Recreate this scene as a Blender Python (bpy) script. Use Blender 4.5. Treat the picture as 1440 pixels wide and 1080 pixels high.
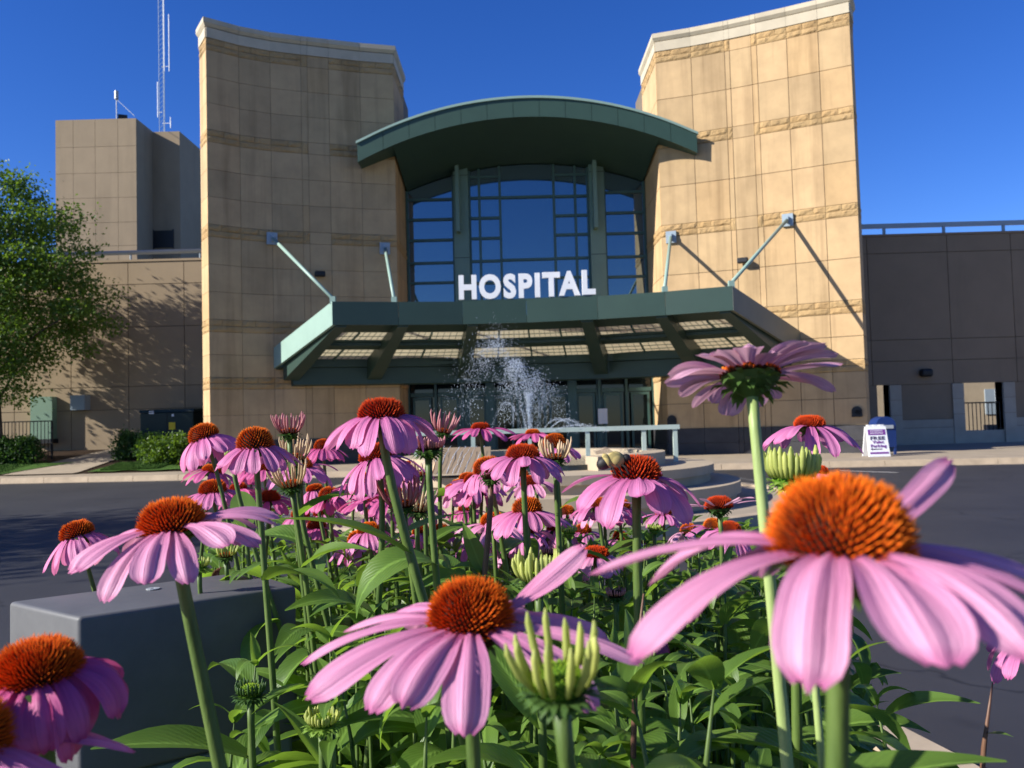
import bpy, math, random
import numpy as np
from mathutils import Vector, Matrix, Euler, noise as mnoise

for o in list(bpy.data.objects): bpy.data.objects.remove(o)
R = math.radians
S = bpy.context.scene
COL = S.collection
rng = random.Random(7)

# ------------------------------------------------------------------ camera
CAM_H = 1.4
F_PX = 1200.0
PITCH, ROLL = R(2.5), -0.027
cam_d = bpy.data.cameras.new('camera'); cam = bpy.data.objects.new('camera', cam_d); COL.objects.link(cam)
cam_d.sensor_width = 36.0; cam_d.lens = 36.0*F_PX/1440.0
cam_d.clip_start = 0.02; cam_d.clip_end = 3000
CM = Matrix.Translation((0, 0, CAM_H)) @ Euler((math.pi/2+PITCH, 0, 0)).to_matrix().to_4x4() @ Matrix.Rotation(ROLL, 4, 'Z')
cam.matrix_world = CM
cam_d.dof.use_dof = True; cam_d.dof.focus_distance = 1.0; cam_d.dof.aperture_fstop = 17.0
S.camera = cam
CR = CM.to_3x3()

# ------------------------------------------------------------------ light
SUN_AZ, SUN_EL = R(18.0), R(28.0)       # SUN_AZ: how far the sun stands in front of the facade line, on the left
w = bpy.data.worlds.new('World'); S.world = w; w.use_nodes = True
nt = w.node_tree; nt.nodes.clear()
sky = nt.nodes.new('ShaderNodeTexSky'); sky.sky_type = 'NISHITA'; sky.sun_disc = False
sdir = Vector((-math.cos(SUN_AZ)*math.cos(SUN_EL), -math.sin(SUN_AZ)*math.cos(SUN_EL), math.sin(SUN_EL)))
sky.sun_elevation = SUN_EL; sky.sun_rotation = math.atan2(sdir.x, sdir.y)
sky.altitude = 1500; sky.air_density = 1.0; sky.dust_density = 0.1; sky.ozone_density = 5.0
hs = nt.nodes.new('ShaderNodeHueSaturation'); hs.inputs['Saturation'].default_value = 1.23; hs.inputs['Hue'].default_value = 0.519
bg = nt.nodes.new('ShaderNodeBackground'); bg.inputs[1].default_value = 0.094
wo = nt.nodes.new('ShaderNodeOutputWorld')
nt.links.new(sky.outputs[0], hs.inputs['Color']); nt.links.new(hs.outputs[0], bg.inputs[0]); nt.links.new(bg.outputs[0], wo.inputs[0])
sl = bpy.data.lights.new('sun', 'SUN'); sl.energy = 5.0; sl.angle = R(0.5); sl.color = (1.0, 0.965, 0.90)
so = bpy.data.objects.new('sun', sl); COL.objects.link(so)
so.rotation_euler = sdir.to_track_quat('Z', 'Y').to_euler(); so.location = (-20, -8, 30)
S.view_settings.view_transform = 'Standard'; S.view_settings.look = 'None'
S.view_settings.exposure = 0.85; S.view_settings.gamma = 1.0; S.view_settings.use_curve_mapping = False
S.render.engine = 'CYCLES'
S.render.resolution_x, S.render.resolution_y = 1024, 768

# ------------------------------------------------------------------ pixel helpers (photograph is 1440 x 1080)
def ray(px, py):
    return CR @ Vector(((px-720)/F_PX, (540-py)/F_PX, -1.0))
def PY(px, py, y):                      # on the vertical plane at depth y
    d = ray(px, py); t = y/d.y
    return Vector((d.x*t, y, CAM_H+d.z*t))
def PZ(px, py, z):                      # on the level plane at height z
    d = ray(px, py); t = (z-CAM_H)/d.z
    return Vector((d.x*t, d.y*t, z))
def proj(p):
    q = CM.inverted() @ Vector(p)
    return (720+F_PX*q.x/-q.z, 540-F_PX*q.y/-q.z)

# ------------------------------------------------------------------ object helpers
ORI = {}
def tag(o, label=None, cat=None, group=None, kind=None):
    if label: o['label'] = label
    if cat: o['category'] = cat
    if group: o['group'] = group
    if kind: o['kind'] = kind
    return o
def thing(name, loc, label, cat, group=None):
    o = bpy.data.objects.new(name, None); COL.objects.link(o); o.location = loc; o.empty_display_size = 0.1
    ORI[o] = Vector(loc); return tag(o, label, cat, group)
def make_mesh(name, V, F, mat, smooth=False, uv=None):
    m = bpy.data.meshes.new(name)
    m.from_pydata([tuple(v) for v in V], [], F)
    if uv is not None:
        l = m.uv_layers.new(name='UVMap')
        idx = np.empty(len(m.loops), dtype=np.int32); m.loops.foreach_get('vertex_index', idx)
        l.data.foreach_set('uv', np.asarray(uv, dtype=np.float32)[idx].ravel())
    if smooth: m.polygons.foreach_set('use_smooth', [True]*len(m.polygons))
    if mat: m.materials.append(mat)
    m.update(); return m
def obj(name, vf, mat, parent=None, smooth=False, uv=None, origin=None):
    """geometry in world coordinates; the origin is its parent's (or the given base)"""
    V, F = vf
    if parent is not None: o0 = ORI[parent]
    elif origin is not None: o0 = Vector(origin)
    else: o0 = Vector((0, 0, 0))
    V = np.asarray([tuple(v) for v in V], dtype=float) - np.array(o0)
    ob = bpy.data.objects.new(name, make_mesh(name, V, F, mat, smooth, uv)); COL.objects.link(ob)
    if parent is not None: ob.parent = parent
    else: ob.location = o0
    ORI[ob] = o0
    return ob
def bevel(ob, wdt=0.01, seg=2):
    b = ob.modifiers.new('bevel', 'BEVEL'); b.width = wdt; b.segments = seg; b.limit_method = 'ANGLE'; return ob
def merge(*L):
    V = []; F = []
    for v, f in L:
        n = len(V); V += [tuple(x) for x in v]; F += [tuple(i+n for i in q) for q in f]
    return V, F
BOXF = [(0,3,2,1),(4,5,6,7),(0,1,5,4),(1,2,6,5),(2,3,7,6),(3,0,4,7)]
def hexa(b, t): return [tuple(p) for p in b]+[tuple(p) for p in t], list(BOXF)
def box(x0,x1,y0,y1,z0,z1):
    return hexa([(x0,y0,z0),(x1,y0,z0),(x1,y1,z0),(x0,y1,z0)], [(x0,y0,z1),(x1,y0,z1),(x1,y1,z1),(x0,y1,z1)])
def obox(c, sx, sy, sz, rz):            # box with base centre c turned by rz
    ca, sa = math.cos(rz), math.sin(rz)
    q = [(-sx/2,-sy/2),(sx/2,-sy/2),(sx/2,sy/2),(-sx/2,sy/2)]
    b = [(c[0]+x*ca-y*sa, c[1]+x*sa+y*ca) for x, y in q]
    return hexa([(x,y,c[2]) for x,y in b], [(x,y,c[2]+sz) for x,y in b])
def prism(poly, z0, z1):
    n = len(poly)
    V = [(x,y,z0) for x,y in poly]+[(x,y,z1) for x,y in poly]
    F = [tuple(range(n-1,-1,-1)), tuple(range(n,2*n))]+[(i,(i+1)%n,n+(i+1)%n,n+i) for i in range(n)]
    return V, F
def tube(pts, rad, n=8, cap=True):
    pts = [Vector(p) for p in pts]; V = []; F = []
    if not hasattr(rad, '__len__'): rad = [rad]*len(pts)
    u = None
    for i, p in enumerate(pts):
        d = (pts[min(i+1,len(pts)-1)]-pts[max(i-1,0)]).normalized()
        if u is None: u = d.orthogonal().normalized()
        u = (u-d*u.dot(d)).normalized(); v = d.cross(u)
        for k in range(n):
            a = 2*math.pi*k/n; V.append(p+(u*math.cos(a)+v*math.sin(a))*rad[i])
    for i in range(len(pts)-1):
        for k in range(n):
            a = i*n+k; b = i*n+(k+1)%n; F.append((a,b,b+n,a+n))
    if cap: F.append(tuple(range(n-1,-1,-1))); m = (len(pts)-1)*n; F.append(tuple(range(m,m+n)))
    return V, F
def bar(a, b, wdt, h):                  # rectangular bar from a to b (wdt across, h upright-ish)
    a, b = Vector(a), Vector(b); d = (b-a).normalized()
    s = d.cross(Vector((0,0,1)))
    if s.length < 1e-3: s = Vector((1,0,0))
    s.normalize(); u = s.cross(d).normalized()
    q = lambda p: [p-s*wdt/2-u*h/2, p+s*wdt/2-u*h/2, p+s*wdt/2+u*h/2, p-s*wdt/2+u*h/2]
    return hexa(q(a), q(b))
def ring(cx, cy, r0, r1, z0, z1, a0=0, a1=2*math.pi, n=64):
    V = []; F = []; full = abs(a1-a0-2*math.pi) < 1e-6; m = n if full else n+1
    for i in range(m):
        a = a0+(a1-a0)*i/n; c, s = math.cos(a), math.sin(a)
        V += [(cx+r0*c,cy+r0*s,z0),(cx+r1*c,cy+r1*s,z0),(cx+r1*c,cy+r1*s,z1),(cx+r0*c,cy+r0*s,z1)]
    for i in range(n):
        a = 4*i; b = 4*((i+1)%m)
        for k in range(4): F.append((a+k,a+(k+1)%4,b+(k+1)%4,b+k))
    if not full: F += [(3,2,1,0), tuple(4*n+k for k in range(4))]
    return V, F

# ------------------------------------------------------------------ materials
def srgb(h):
    c = [int(h[i:i+2],16)/255 for i in (0,2,4)]
    return tuple(x/12.92 if x <= 0.04045 else ((x+0.055)/1.055)**2.4 for x in c)
class MB:
    def __init__(s, name, rough=0.7, spec=0.5, metal=0.0):
        s.m = bpy.data.materials.new(name); s.m.use_nodes = True; s.t = s.m.node_tree; s.N = s.t.nodes
        s.p = s.N['Principled BSDF']; s.p.inputs['Roughness'].default_value = rough
        s.p.inputs['Specular IOR Level'].default_value = spec; s.p.inputs['Metallic'].default_value = metal
        s.geo = None
    def n(s, ty, **kw):
        x = s.N.new(ty)
        for k, v in kw.items(): setattr(x, k, v)
        return x
    def l(s, a, b): s.t.links.new(a, b)
    def pos(s, scale=(1,1,1)):
        g = s.n('ShaderNodeNewGeometry'); mp = s.n('ShaderNodeMapping'); mp.inputs['Scale'].default_value = scale
        s.l(g.outputs['Position'], mp.inputs['Vector']); return mp.outputs[0]
    def noise(s, scale, detail=5, rough=0.6, stretch=(1,1,1), vec=None):
        t = s.n('ShaderNodeTexNoise'); t.inputs['Scale'].default_value = scale; t.inputs['Detail'].default_value = detail; t.inputs['Roughness'].default_value = rough
        s.l(vec if vec is not None else s.pos(stretch), t.inputs['Vector']); return t.outputs['Fac']
    def ramp(s, fac, stops):
        r = s.n('ShaderNodeValToRGB'); e = r.color_ramp.elements
        while len(e) < len(stops): e.new(0.5)
        for i, (p, c) in enumerate(stops): e[i].position = p; e[i].color = tuple(c)+(1,) if len(c) == 3 else c
        s.l(fac, r.inputs[0]); return r.outputs[0]
    def mix(s, a, b, fac, mode='MIX'):
        x = s.n('ShaderNodeMix', data_type='RGBA', blend_type=mode)
        for sock, v in ((x.inputs[6], a), (x.inputs[7], b), (x.inputs[0], fac)):
            if isinstance(v, (int, float)): sock.default_value = v
            elif isinstance(v, tuple): sock.default_value = v+(1,)
            else: s.l(v, sock)
        return x.outputs[2]
    def math(s, op, a, b):
        x = s.n('ShaderNodeMath', operation=op)
        for i, v in enumerate((a, b)):
            if isinstance(v, (int, float)): x.inputs[i].default_value = v
            else: s.l(v, x.inputs[i])
        return x.outputs[0]
    def bump(s, h, strength=0.3, dist=0.02):
        b = s.n('ShaderNodeBump'); b.inputs['Strength'].default_value = strength; b.inputs['Distance'].default_value = dist
        s.l(h, b.inputs['Height']); s.l(b.outputs[0], s.p.inputs['Normal']); return s
    def col(s, c):
        if isinstance(c, tuple): s.p.inputs['Base Color'].default_value = c+(1,)
        else: s.l(c, s.p.inputs['Base Color'])
        return s
    def rnd(s): return s.n('ShaderNodeObjectInfo').outputs['Random']
def sc(c, k): return tuple(x*k for x in c)

M = {}
def mottled(name, c, var=0.18, scale=3.0, rough=0.8, fine=40, bump=0.15, bd=0.01, rnd=0.0, spec=0.3, stain=0.0):
    b = MB(name, rough, spec)
    k = b.ramp(b.noise(scale, 6), [(0.25, sc(c, 1-var)), (0.75, sc(c, 1+var))])
    if rnd: k = b.mix(k, b.ramp(b.rnd(), [(0, (1-rnd,)*3), (1, (1+rnd*0.4,)*3)]), 1.0, 'MULTIPLY')
    if stain:
        st = b.ramp(b.noise(0.9, 4, 0.6, (1,1,0.13)), [(0.52, (1,1,1)), (0.78, (1-stain,)*3)])
        k = b.mix(k, st, 1.0, 'MULTIPLY')
    b.col(k); b.bump(b.noise(fine, 5), bump, bd); M[name] = b.m; return b
def stone(name, c, rough_face=False):
    b = MB(name, 0.85, 0.25)
    base = b.ramp(b.noise(1.3, 6, 0.65), [(0.3, sc(c, 0.86)), (0.7, sc(c, 1.10))])
    tint = b.ramp(b.rnd(), [(0.0, (0.88,0.86,0.84)), (0.35, (1.0,0.98,0.95)), (0.7, (1.05,1.01,0.98)), (1.0, (0.98,0.92,0.84))])
    k = b.mix(base, tint, 1.0, 'MULTIPLY')
    st = b.ramp(b.noise(1.1, 4, 0.65, (1.6,1.6,0.10)), [(0.50, (1,1,1)), (0.74, (0.62,0.60,0.58))])
    k = b.mix(k, st, 0.85, 'MULTIPLY')
    b.col(k); b.bump(b.noise(9 if rough_face else 55, 6, 0.7), 0.9 if rough_face else 0.2, 0.05 if rough_face else 0.006); M[name] = b.m
STONE = (0.50, 0.352, 0.190)
stone('panel_stone', STONE); stone('rough_stone', (0.45, 0.305, 0.145), True)
mottled('coping_stone', (0.50,0.43,0.31), 0.12, 2.0, rnd=0.08)
mottled('joint', (0.17,0.135,0.095), 0.1)
mottled('plinth_stone', (0.045,0.043,0.045), 0.3, 3, rough=0.5, rnd=0.1)
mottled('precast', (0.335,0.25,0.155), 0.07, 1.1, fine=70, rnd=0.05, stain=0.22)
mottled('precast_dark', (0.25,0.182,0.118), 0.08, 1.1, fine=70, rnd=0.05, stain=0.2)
mottled('pale_stone', (0.40,0.345,0.265), 0.1, 2, rnd=0.1)
mottled('fountain_stone', (0.42,0.335,0.225), 0.10, 2.5, fine=80, stain=0.15)
mottled('concrete', (0.34,0.275,0.195), 0.16, 2.2, fine=90)
mottled('kerb_concrete', (0.42,0.33,0.225), 0.2, 3.5, fine=120)
def paint(name, c, rough=0.4, var=0.06, spec=0.4):
    b = MB(name, rough, spec); b.col(b.ramp(b.noise(1.7, 5), [(0.3, sc(c,1-var)), (0.7, sc(c,1+var))])); M[name] = b.m
paint('green_paint', (0.027,0.053,0.040)); paint('pale_green', (0.25,0.36,0.30), 0.45); paint('roof_green', (0.034,0.072,0.053), 0.5)
paint('mullion', (0.050,0.105,0.09)); paint('door_green', (0.17,0.27,0.19), 0.6); paint('utility_green', (0.008,0.02,0.014), 0.5)
paint('black_metal', (0.012,0.012,0.013), 0.5); paint('grey_metal', (0.35,0.37,0.38), 0.35); paint('white', (0.78,0.78,0.77), 0.5, 0.02)
paint('yellow', (0.75,0.52,0.02), 0.6); paint('purple', (0.17,0.03,0.24), 0.6, 0.02); paint('dark_text', (0.05,0.03,0.08), 0.7, 0.02); paint('blue_bin', (0.01,0.03,0.13), 0.4)
paint('rail_paint', (0.40,0.47,0.41), 0.45); paint('shaded_side_green', (0.15,0.155,0.115), 0.5); paint('galvanised', (0.30,0.36,0.40), 0.3)  # the canopy's right side green has its shade put into the colour
paint('line_paint', (0.62,0.6,0.55), 0.7); paint('kerb_yellow', (0.55,0.36,0.10), 0.7, 0.2)
b = MB('box_grey', 0.55, 0.35); b.col(b.ramp(b.noise(14, 8, 0.7), [(0.3, (0.088,0.088,0.090)), (0.75, (0.122,0.121,0.120))])); b.bump(b.noise(420, 2), 0.12, 0.001); M['box_grey'] = b.m
paint('pedestal_grey', (0.16,0.19,0.155), 0.6, 0.12)
b = MB('glass', 0.03, 0.5); b.col((0.018,0.045,0.066)); b.p.inputs['IOR'].default_value = 2.9
b.p.inputs['Specular Tint'].default_value = (0.75,0.92,1,1); b.bump(b.noise(0.8, 2), 0.05, 0.02); M['glass'] = b.m
b = MB('door_glass', 0.05, 0.5); b.col((0.006,0.010,0.010)); M['door_glass'] = b.m
b = MB('skylight', 0.6, 0.3); b.col((0.78,0.74,0.62))
tr = b.n('ShaderNodeBsdfTranslucent'); tr.inputs[0].default_value = (0.85,0.80,0.66,1); mx = b.n('ShaderNodeMixShader'); mx.inputs[0].default_value = 0.66
b.l(b.p.outputs[0], mx.inputs[1]); b.l(tr.outputs[0], mx.inputs[2]); b.l(mx.outputs[0], b.N['Material Output'].inputs[0]); M['skylight'] = b.m
# asphalt
b = MB('asphalt', 0.62, 0.45)
k = b.ramp(b.noise(0.55, 6, 0.65), [(0.3, (0.024,0.0235,0.026)), (0.72, (0.040,0.039,0.041))])
k = b.mix(k, b.ramp(b.noise(220, 3), [(0.35, (0.75,0.75,0.75)), (0.7, (1.25,1.25,1.25))]), 1.0, 'MULTIPLY')
k = b.mix(k, (0.075,0.072,0.068), b.ramp(b.noise(2.2, 8, 0.75, (0.5,2.2,1)), [(0.62, (0,0,0)), (0.80, (0.55,0.55,0.55))]))
vo = b.n('ShaderNodeTexVoronoi', feature='DISTANCE_TO_EDGE'); vo.inputs['Scale'].default_value = 0.32
wn_ = b.n('ShaderNodeTexNoise'); wn_.inputs['Scale'].default_value = 1.4; wn_.inputs['Detail'].default_value = 5
ps = b.pos(); b.l(ps, wn_.inputs['Vector']); vm = b.n('ShaderNodeVectorMath', operation='ADD'); b.l(ps, vm.inputs[0]); b.l(wn_.outputs['Color'], vm.inputs[1]); b.l(vm.outputs[0], vo.inputs['Vector'])
k = b.mix(k, (0.008,0.008,0.008), b.ramp(vo.outputs['Distance'], [(0.0, (0.8,0.8,0.8)), (0.010, (0,0,0))]))
k = b.mix(k, (0.016,0.016,0.017), b.ramp(b.noise(0.8, 3, 0.5), [(0.66, (0,0,0)), (0.70, (0.7,0.7,0.7))]))
k = b.mix(k, (0.20,0.17,0.13), b.ramp(b.noise(38, 2, 0.5), [(0.74, (0,0,0)), (0.78, (0.8,0.8,0.8))]))
b.col(k); b.bump(b.noise(160, 4), 0.35, 0.006); M['asphalt'] = b.m
b = MB('grass', 0.9, 0.2); k = b.ramp(b.noise(9, 6, 0.7), [(0.3, (0.035,0.085,0.012)), (0.7, (0.085,0.17,0.025))]); b.col(k); b.bump(b.noise(60, 4), 0.8, 0.05); M['grass'] = b.m
b = MB('mulch', 0.95, 0.1); k = b.ramp(b.noise(35, 6, 0.7), [(0.3, (0.016,0.010,0.007)), (0.7, (0.06,0.037,0.022))]); b.col(k); b.bump(b.noise(45, 5), 0.9, 0.03); M['mulch'] = b.m
b = MB('bark', 0.9, 0.2); b.col(b.ramp(b.noise(14, 5, 0.6, (1,1,0.25)), [(0.3, (0.03,0.022,0.016)), (0.7, (0.12,0.09,0.07))])); b.bump(b.noise(20, 5, 0.6, (1,1,0.3)), 0.7, 0.02); M['bark'] = b.m
def leafy(name, dark, light, transl, rough=0.45, uvfx=False, spec=0.4, tfac=0.35):
    b = MB(name, rough, spec)
    k = b.mix(b.ramp(b.noise(11 if uvfx else 2.5, 4), [(0.3, dark), (0.7, light)]), b.ramp(b.rnd(), [(0, (0.78,0.82,0.75)), (1, (1.2,1.15,1.1))]), 1.0, 'MULTIPLY')
    if uvfx:
        uv = b.n('ShaderNodeUVMap'); sp = b.n('ShaderNodeSeparateXYZ'); b.l(uv.outputs[0], sp.inputs[0])
        a = b.math('ABSOLUTE', b.math('SUBTRACT', sp.outputs[0], 0.5), 0)
        rib = b.ramp(a, [(0.0, (1,1,1)), (0.03, (0.8,0.8,0.8)), (0.07, (0,0,0))])
        k = b.mix(k, sc(light, 2.0), b.math('MULTIPLY', rib, 0.55))
        wv = b.n('ShaderNodeTexWave'); wv.inputs['Scale'].default_value = 3.2; wv.inputs['Distortion'].default_value = 1.0
        cb = b.n('ShaderNodeCombineXYZ'); b.l(b.math('SUBTRACT', b.math('MULTIPLY', sp.outputs[1], 1.6), a), cb.inputs[0]); b.l(cb.outputs[0], wv.inputs['Vector'])
        b.bump(b.math('ADD', wv.outputs['Fac'], b.noise(120, 3)), 0.16, 0.002)
    b.col(k)
    t = b.n('ShaderNodeBsdfTranslucent'); t.inputs[0].default_value = transl+(1,)
    m_ = b.n('ShaderNodeMixShader'); m_.inputs[0].default_value = tfac
    b.l(b.p.outputs[0], m_.inputs[1]); b.l(t.outputs[0], m_.inputs[2]); b.l(m_.outputs[0], b.N['Material Output'].inputs[0]); M[name] = b.m
leafy('leaf', (0.062,0.130,0.018), (0.140,0.235,0.042), (0.27,0.44,0.04), 0.42, True, 0.4, 0.42)
leafy('tree_leaf', (0.040,0.090,0.012), (0.10,0.18,0.025), (0.20,0.33,0.02), 0.45)
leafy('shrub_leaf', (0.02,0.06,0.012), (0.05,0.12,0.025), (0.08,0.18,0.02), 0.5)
leafy('bract', (0.035,0.085,0.018), (0.09,0.17,0.04), (0.10,0.2,0.03), 0.5)
leafy('bright_bract', (0.14,0.27,0.035), (0.30,0.45,0.08), (0.3,0.45,0.06), 0.5)
leafy('young_ray', (0.36,0.42,0.10), (0.55,0.58,0.17), (0.55,0.6,0.12), 0.5)
leafy('cream_ray', (0.62,0.48,0.30), (0.72,0.56,0.38), (0.7,0.5,0.3), 0.5)
leafy('rose_ray', (0.52,0.20,0.22), (0.66,0.33,0.33), (0.6,0.25,0.25), 0.5)
def petal_mat(name, c_base, c_mid, c_tip, transl):
    b = MB(name, 0.48, 0.35)
    uv = b.n('ShaderNodeUVMap'); sp = b.n('ShaderNodeSeparateXYZ'); b.l(uv.outputs[0], sp.inputs[0])
    k = b.ramp(sp.outputs[1], [(0.0, c_base), (0.28, c_mid), (0.9, c_tip), (1.0, sc(c_base, 1.05))])
    mp = b.n('ShaderNodeMapping'); mp.inputs['Scale'].default_value = (8, 0.5, 1); b.l(uv.outputs[0], mp.inputs[0])
    n1 = b.n('ShaderNodeTexNoise'); n1.inputs['Scale'].default_value = 2.2; n1.inputs['Detail'].default_value = 4; b.l(mp.outputs[0], n1.inputs['Vector'])
    k = b.mix(k, b.ramp(n1.outputs['Fac'], [(0.30, (0.76,0.60,0.72)), (0.60, (1.06,1.06,1.06))]), 0.85, 'MULTIPLY')
    k = b.mix(k, b.ramp(b.rnd(), [(0, (0.90,0.84,0.92)), (1, (1.06,1.04,1.04))]), 1.0, 'MULTIPLY')
    b.col(k)
    bp = b.n('ShaderNodeBump'); bp.inputs['Strength'].default_value = 0.75; bp.inputs['Distance'].default_value = 0.0016
    b.l(n1.outputs['Fac'], bp.inputs['Height']); b.l(bp.outputs[0], b.p.inputs['Normal'])
    t = b.n('ShaderNodeBsdfTranslucent'); t.inputs[0].default_value = transl+(1,)
    m_ = b.n('ShaderNodeMixShader'); m_.inputs[0].default_value = 0.34
    b.l(b.p.outputs[0], m_.inputs[1]); b.l(t.outputs[0], m_.inputs[2]); b.l(m_.outputs[0], b.N['Material Output'].inputs[0]); M[name] = b.m
petal_mat('petal_pink', (0.54,0.115,0.30), (0.70,0.22,0.44), (0.75,0.29,0.49), (0.78,0.22,0.42))
petal_mat('petal_pale', (0.60,0.16,0.34), (0.77,0.31,0.49), (0.82,0.41,0.56), (0.82,0.32,0.47))
petal_mat('petal_deep', (0.50,0.065,0.23), (0.64,0.12,0.31), (0.70,0.17,0.36), (0.72,0.12,0.30))
petal_mat('petal_dusty', (0.60,0.30,0.38), (0.70,0.38,0.48), (0.74,0.44,0.53), (0.74,0.40,0.48))
def cone_mat(name, st):
    b = MB(name, 0.65, 0.12); uv = b.n('ShaderNodeUVMap'); sp = b.n('ShaderNodeSeparateXYZ'); b.l(uv.outputs[0], sp.inputs[0])
    k = b.ramp(sp.outputs[1], st); k = b.mix(k, b.ramp(b.noise(300, 2), [(0.3, (0.8,0.75,0.7)), (0.7, (1.15,1.15,1.15))]), 1.0, 'MULTIPLY'); k = b.mix(k, b.ramp(b.rnd(), [(0, (0.92,0.85,0.85)), (0.5, (1,1,1)), (1, (1.05,1.25,1.2))]), 1.0, 'MULTIPLY'); b.col(k); M[name] = b.m
cone_mat('cone_orange', [(0.0, (0.022,0.014,0.006)), (0.35, (0.15,0.022,0.005)), (0.62, (0.74,0.105,0.006)), (1.0, (0.92,0.25,0.016))])
cone_mat('cone_red', [(0.0, (0.022,0.010,0.006)), (0.35, (0.13,0.014,0.006)), (0.62, (0.58,0.045,0.008)), (1.0, (0.76,0.11,0.014))])
cone_mat('cone_green', [(0.0, (0.06,0.13,0.012)), (0.4, (0.17,0.31,0.02)), (0.8, (0.30,0.42,0.03)), (1.0, (0.48,0.30,0.03))])
cone_mat('cone_brown', [(0.0, (0.02,0.012,0.008)), (0.6, (0.10,0.04,0.02)), (1.0, (0.22,0.10,0.06))])
def stem_mat(name, a, c):
    b = MB(name, 0.5, 0.35); b.col(b.ramp(b.noise(16, 4, 0.6, (6,6,0.8)), [(0.3, a), (0.7, c)])); b.bump(b.noise(350, 2, 0.5, (1,1,0.2)), 0.4, 0.001); M[name] = b.m
stem_mat('stem_green', (0.05,0.092,0.016), (0.11,0.165,0.035)); stem_mat('stem_pale', (0.22,0.30,0.09), (0.34,0.41,0.15)); stem_mat('stem_red', (0.10,0.045,0.03), (0.20,0.11,0.06))
b = MB('water', 0.08, 0.6); b.col((0.80,0.86,0.92)); b.p.inputs['Transmission Weight'].default_value = 0.35; b.p.inputs['IOR'].default_value = 1.33; M['water'] = b.m
b = MB('pool_water', 0.06, 0.5); b.col((0.02,0.035,0.04)); b.bump(b.noise(14, 3), 0.4, 0.03); M['pool_water'] = b.m
paint('bee_yellow', (0.42,0.33,0.12), 0.9, 0.2); paint('bee_black', (0.012,0.010,0.009), 0.6)
b = MB('bee_wing', 0.2, 0.5); b.col((0.25,0.2,0.15)); b.p.inputs['Alpha'].default_value = 0.45; M['bee_wing'] = b.m

# ================================================================== SETTING: ground
tag(obj('asphalt_road', ([(-400,-60,0),(400,-60,0),(400,900,0),(-400,900,0)], [(0,1,2,3)]), M['asphalt']), kind='structure')
kerbL, kerbR = PZ(60, 679, 0.0), PZ(1330, 654, 0.0)
def kerb_y(x):
    t = (x-kerbL.x)/(kerbR.x-kerbL.x); return kerbL.y+(kerbR.y-kerbL.y)*t + 0.0
XL, XR = -60.0, 60.0
pv = tag(obj('pavement', merge(prism([(XL,kerb_y(XL)+0.2),(XR,kerb_y(XR)+0.2),(XR,34),(XL,34)], -0.1, 0.145)), M['concrete']), kind='structure')
n = 40
for i in range(n):                                     # kerb stones cast in lengths, joints between them
    x0 = XL*0.45+(XR-XL)*0.45*i/n; x1 = XL*0.45+(XR-XL)*0.45*(i+1)/n-0.012
    V, F = hexa([(x0,kerb_y(x0),-.05),(x1,kerb_y(x1),-.05),(x1,kerb_y(x1)+.2,-.05),(x0,kerb_y(x0)+.2,-.05)],
                [(x0,kerb_y(x0)+.03,.15),(x1,kerb_y(x1)+.03,.15),(x1,kerb_y(x1)+.195,.15),(x0,kerb_y(x0)+.195,.15)])
    c = obj('kerb_stone', (V, F), M['kerb_concrete'], pv)
# gutter strip
g0 = [(XL*.45, kerb_y(XL*.45)-0.32), (XR*.45, kerb_y(XR*.45)-0.32), (XR*.45, kerb_y(XR*.45)-.004), (XL*.45, kerb_y(XL*.45)-.004)]
tag(obj('gutter', ([(x,y,0.005) for x,y in g0], [(0,1,2,3)]), M['concrete']), kind='structure')
a, c = PZ(925, 651, 0.155), PZ(985, 648, 0.155)
obj('painted_kerb', box(a.x, c.x, kerb_y(a.x)+0.03, kerb_y(a.x)+0.9, 0.149, 0.156), M['kerb_yellow'], pv)
for q in (((1182,662),(1262,664.5)), ((1040,672),(1062,676))):
    p0, p1 = PZ(*q[0], 0.004), PZ(*q[1], 0.004)
    tag(obj('road_marking', ([(p0.x,p0.y-.07,.005),(p1.x,p1.y-.07,.005),(p1.x,p1.y+.07,.005),(p0.x,p0.y+.07,.005)], [(0,1,2,3)]), M['line_paint']), kind='structure')
# rising ground on the left, in front of the long wall
WALL_Y = 31.5
def left_z(x, y):
    s = min(max((y-26.2)/(WALL_Y-26.2), 0), 1); e = min(max((-9.9-x)/1.2, 0), 1)
    return 0.148+0.62*s*e
def sheet(name, x0, x1, y0, y1, nx, ny, dz, mat, kind, rag=0.0):
    V = []; F = []
    for j in range(ny+1):
        for i in range(nx+1):
            x = x0(j/ny)+(x1(j/ny)-x0(j/ny))*i/nx; y = y0+(y1-y0)*j/ny
            if rag: y += rag*mnoise.noise(Vector((x*1.3, y*1.3, 3)))*(1 if j in (0, ny) else .2); 
            V.append((x, y, left_z(x, y)+dz))
    for j in range(ny):
        for i in range(nx):
            q = j*(nx+1)+i; F.append((q,q+1,q+nx+2,q+nx+1))
    return tag(obj(name, (V, F), mat, smooth=True), kind=kind)
sheet('mulch_bank', lambda t: -45, lambda t: -9.2, 26.2, WALL_Y+.3, 60, 14, 0.006, M['mulch'], 'structure')
pl, pr = PZ(160, 662, .15).x, PZ(112, 662, .15).x
sheet('footpath', lambda t: -15.6+0.2*t+0.7*t*t, lambda t: -13.4-0.1*t-0.9*t*t*0+0.1*t, 26.0, WALL_Y-0.02, 8, 14, 0.035, M['concrete'], 'structure')
grassA = sheet('lawn', lambda t: -30, lambda t: -15.75+1.2*t, 26.25, 28.3, 40, 8, 0.05, M['grass'], 'structure', 0.25)
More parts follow.
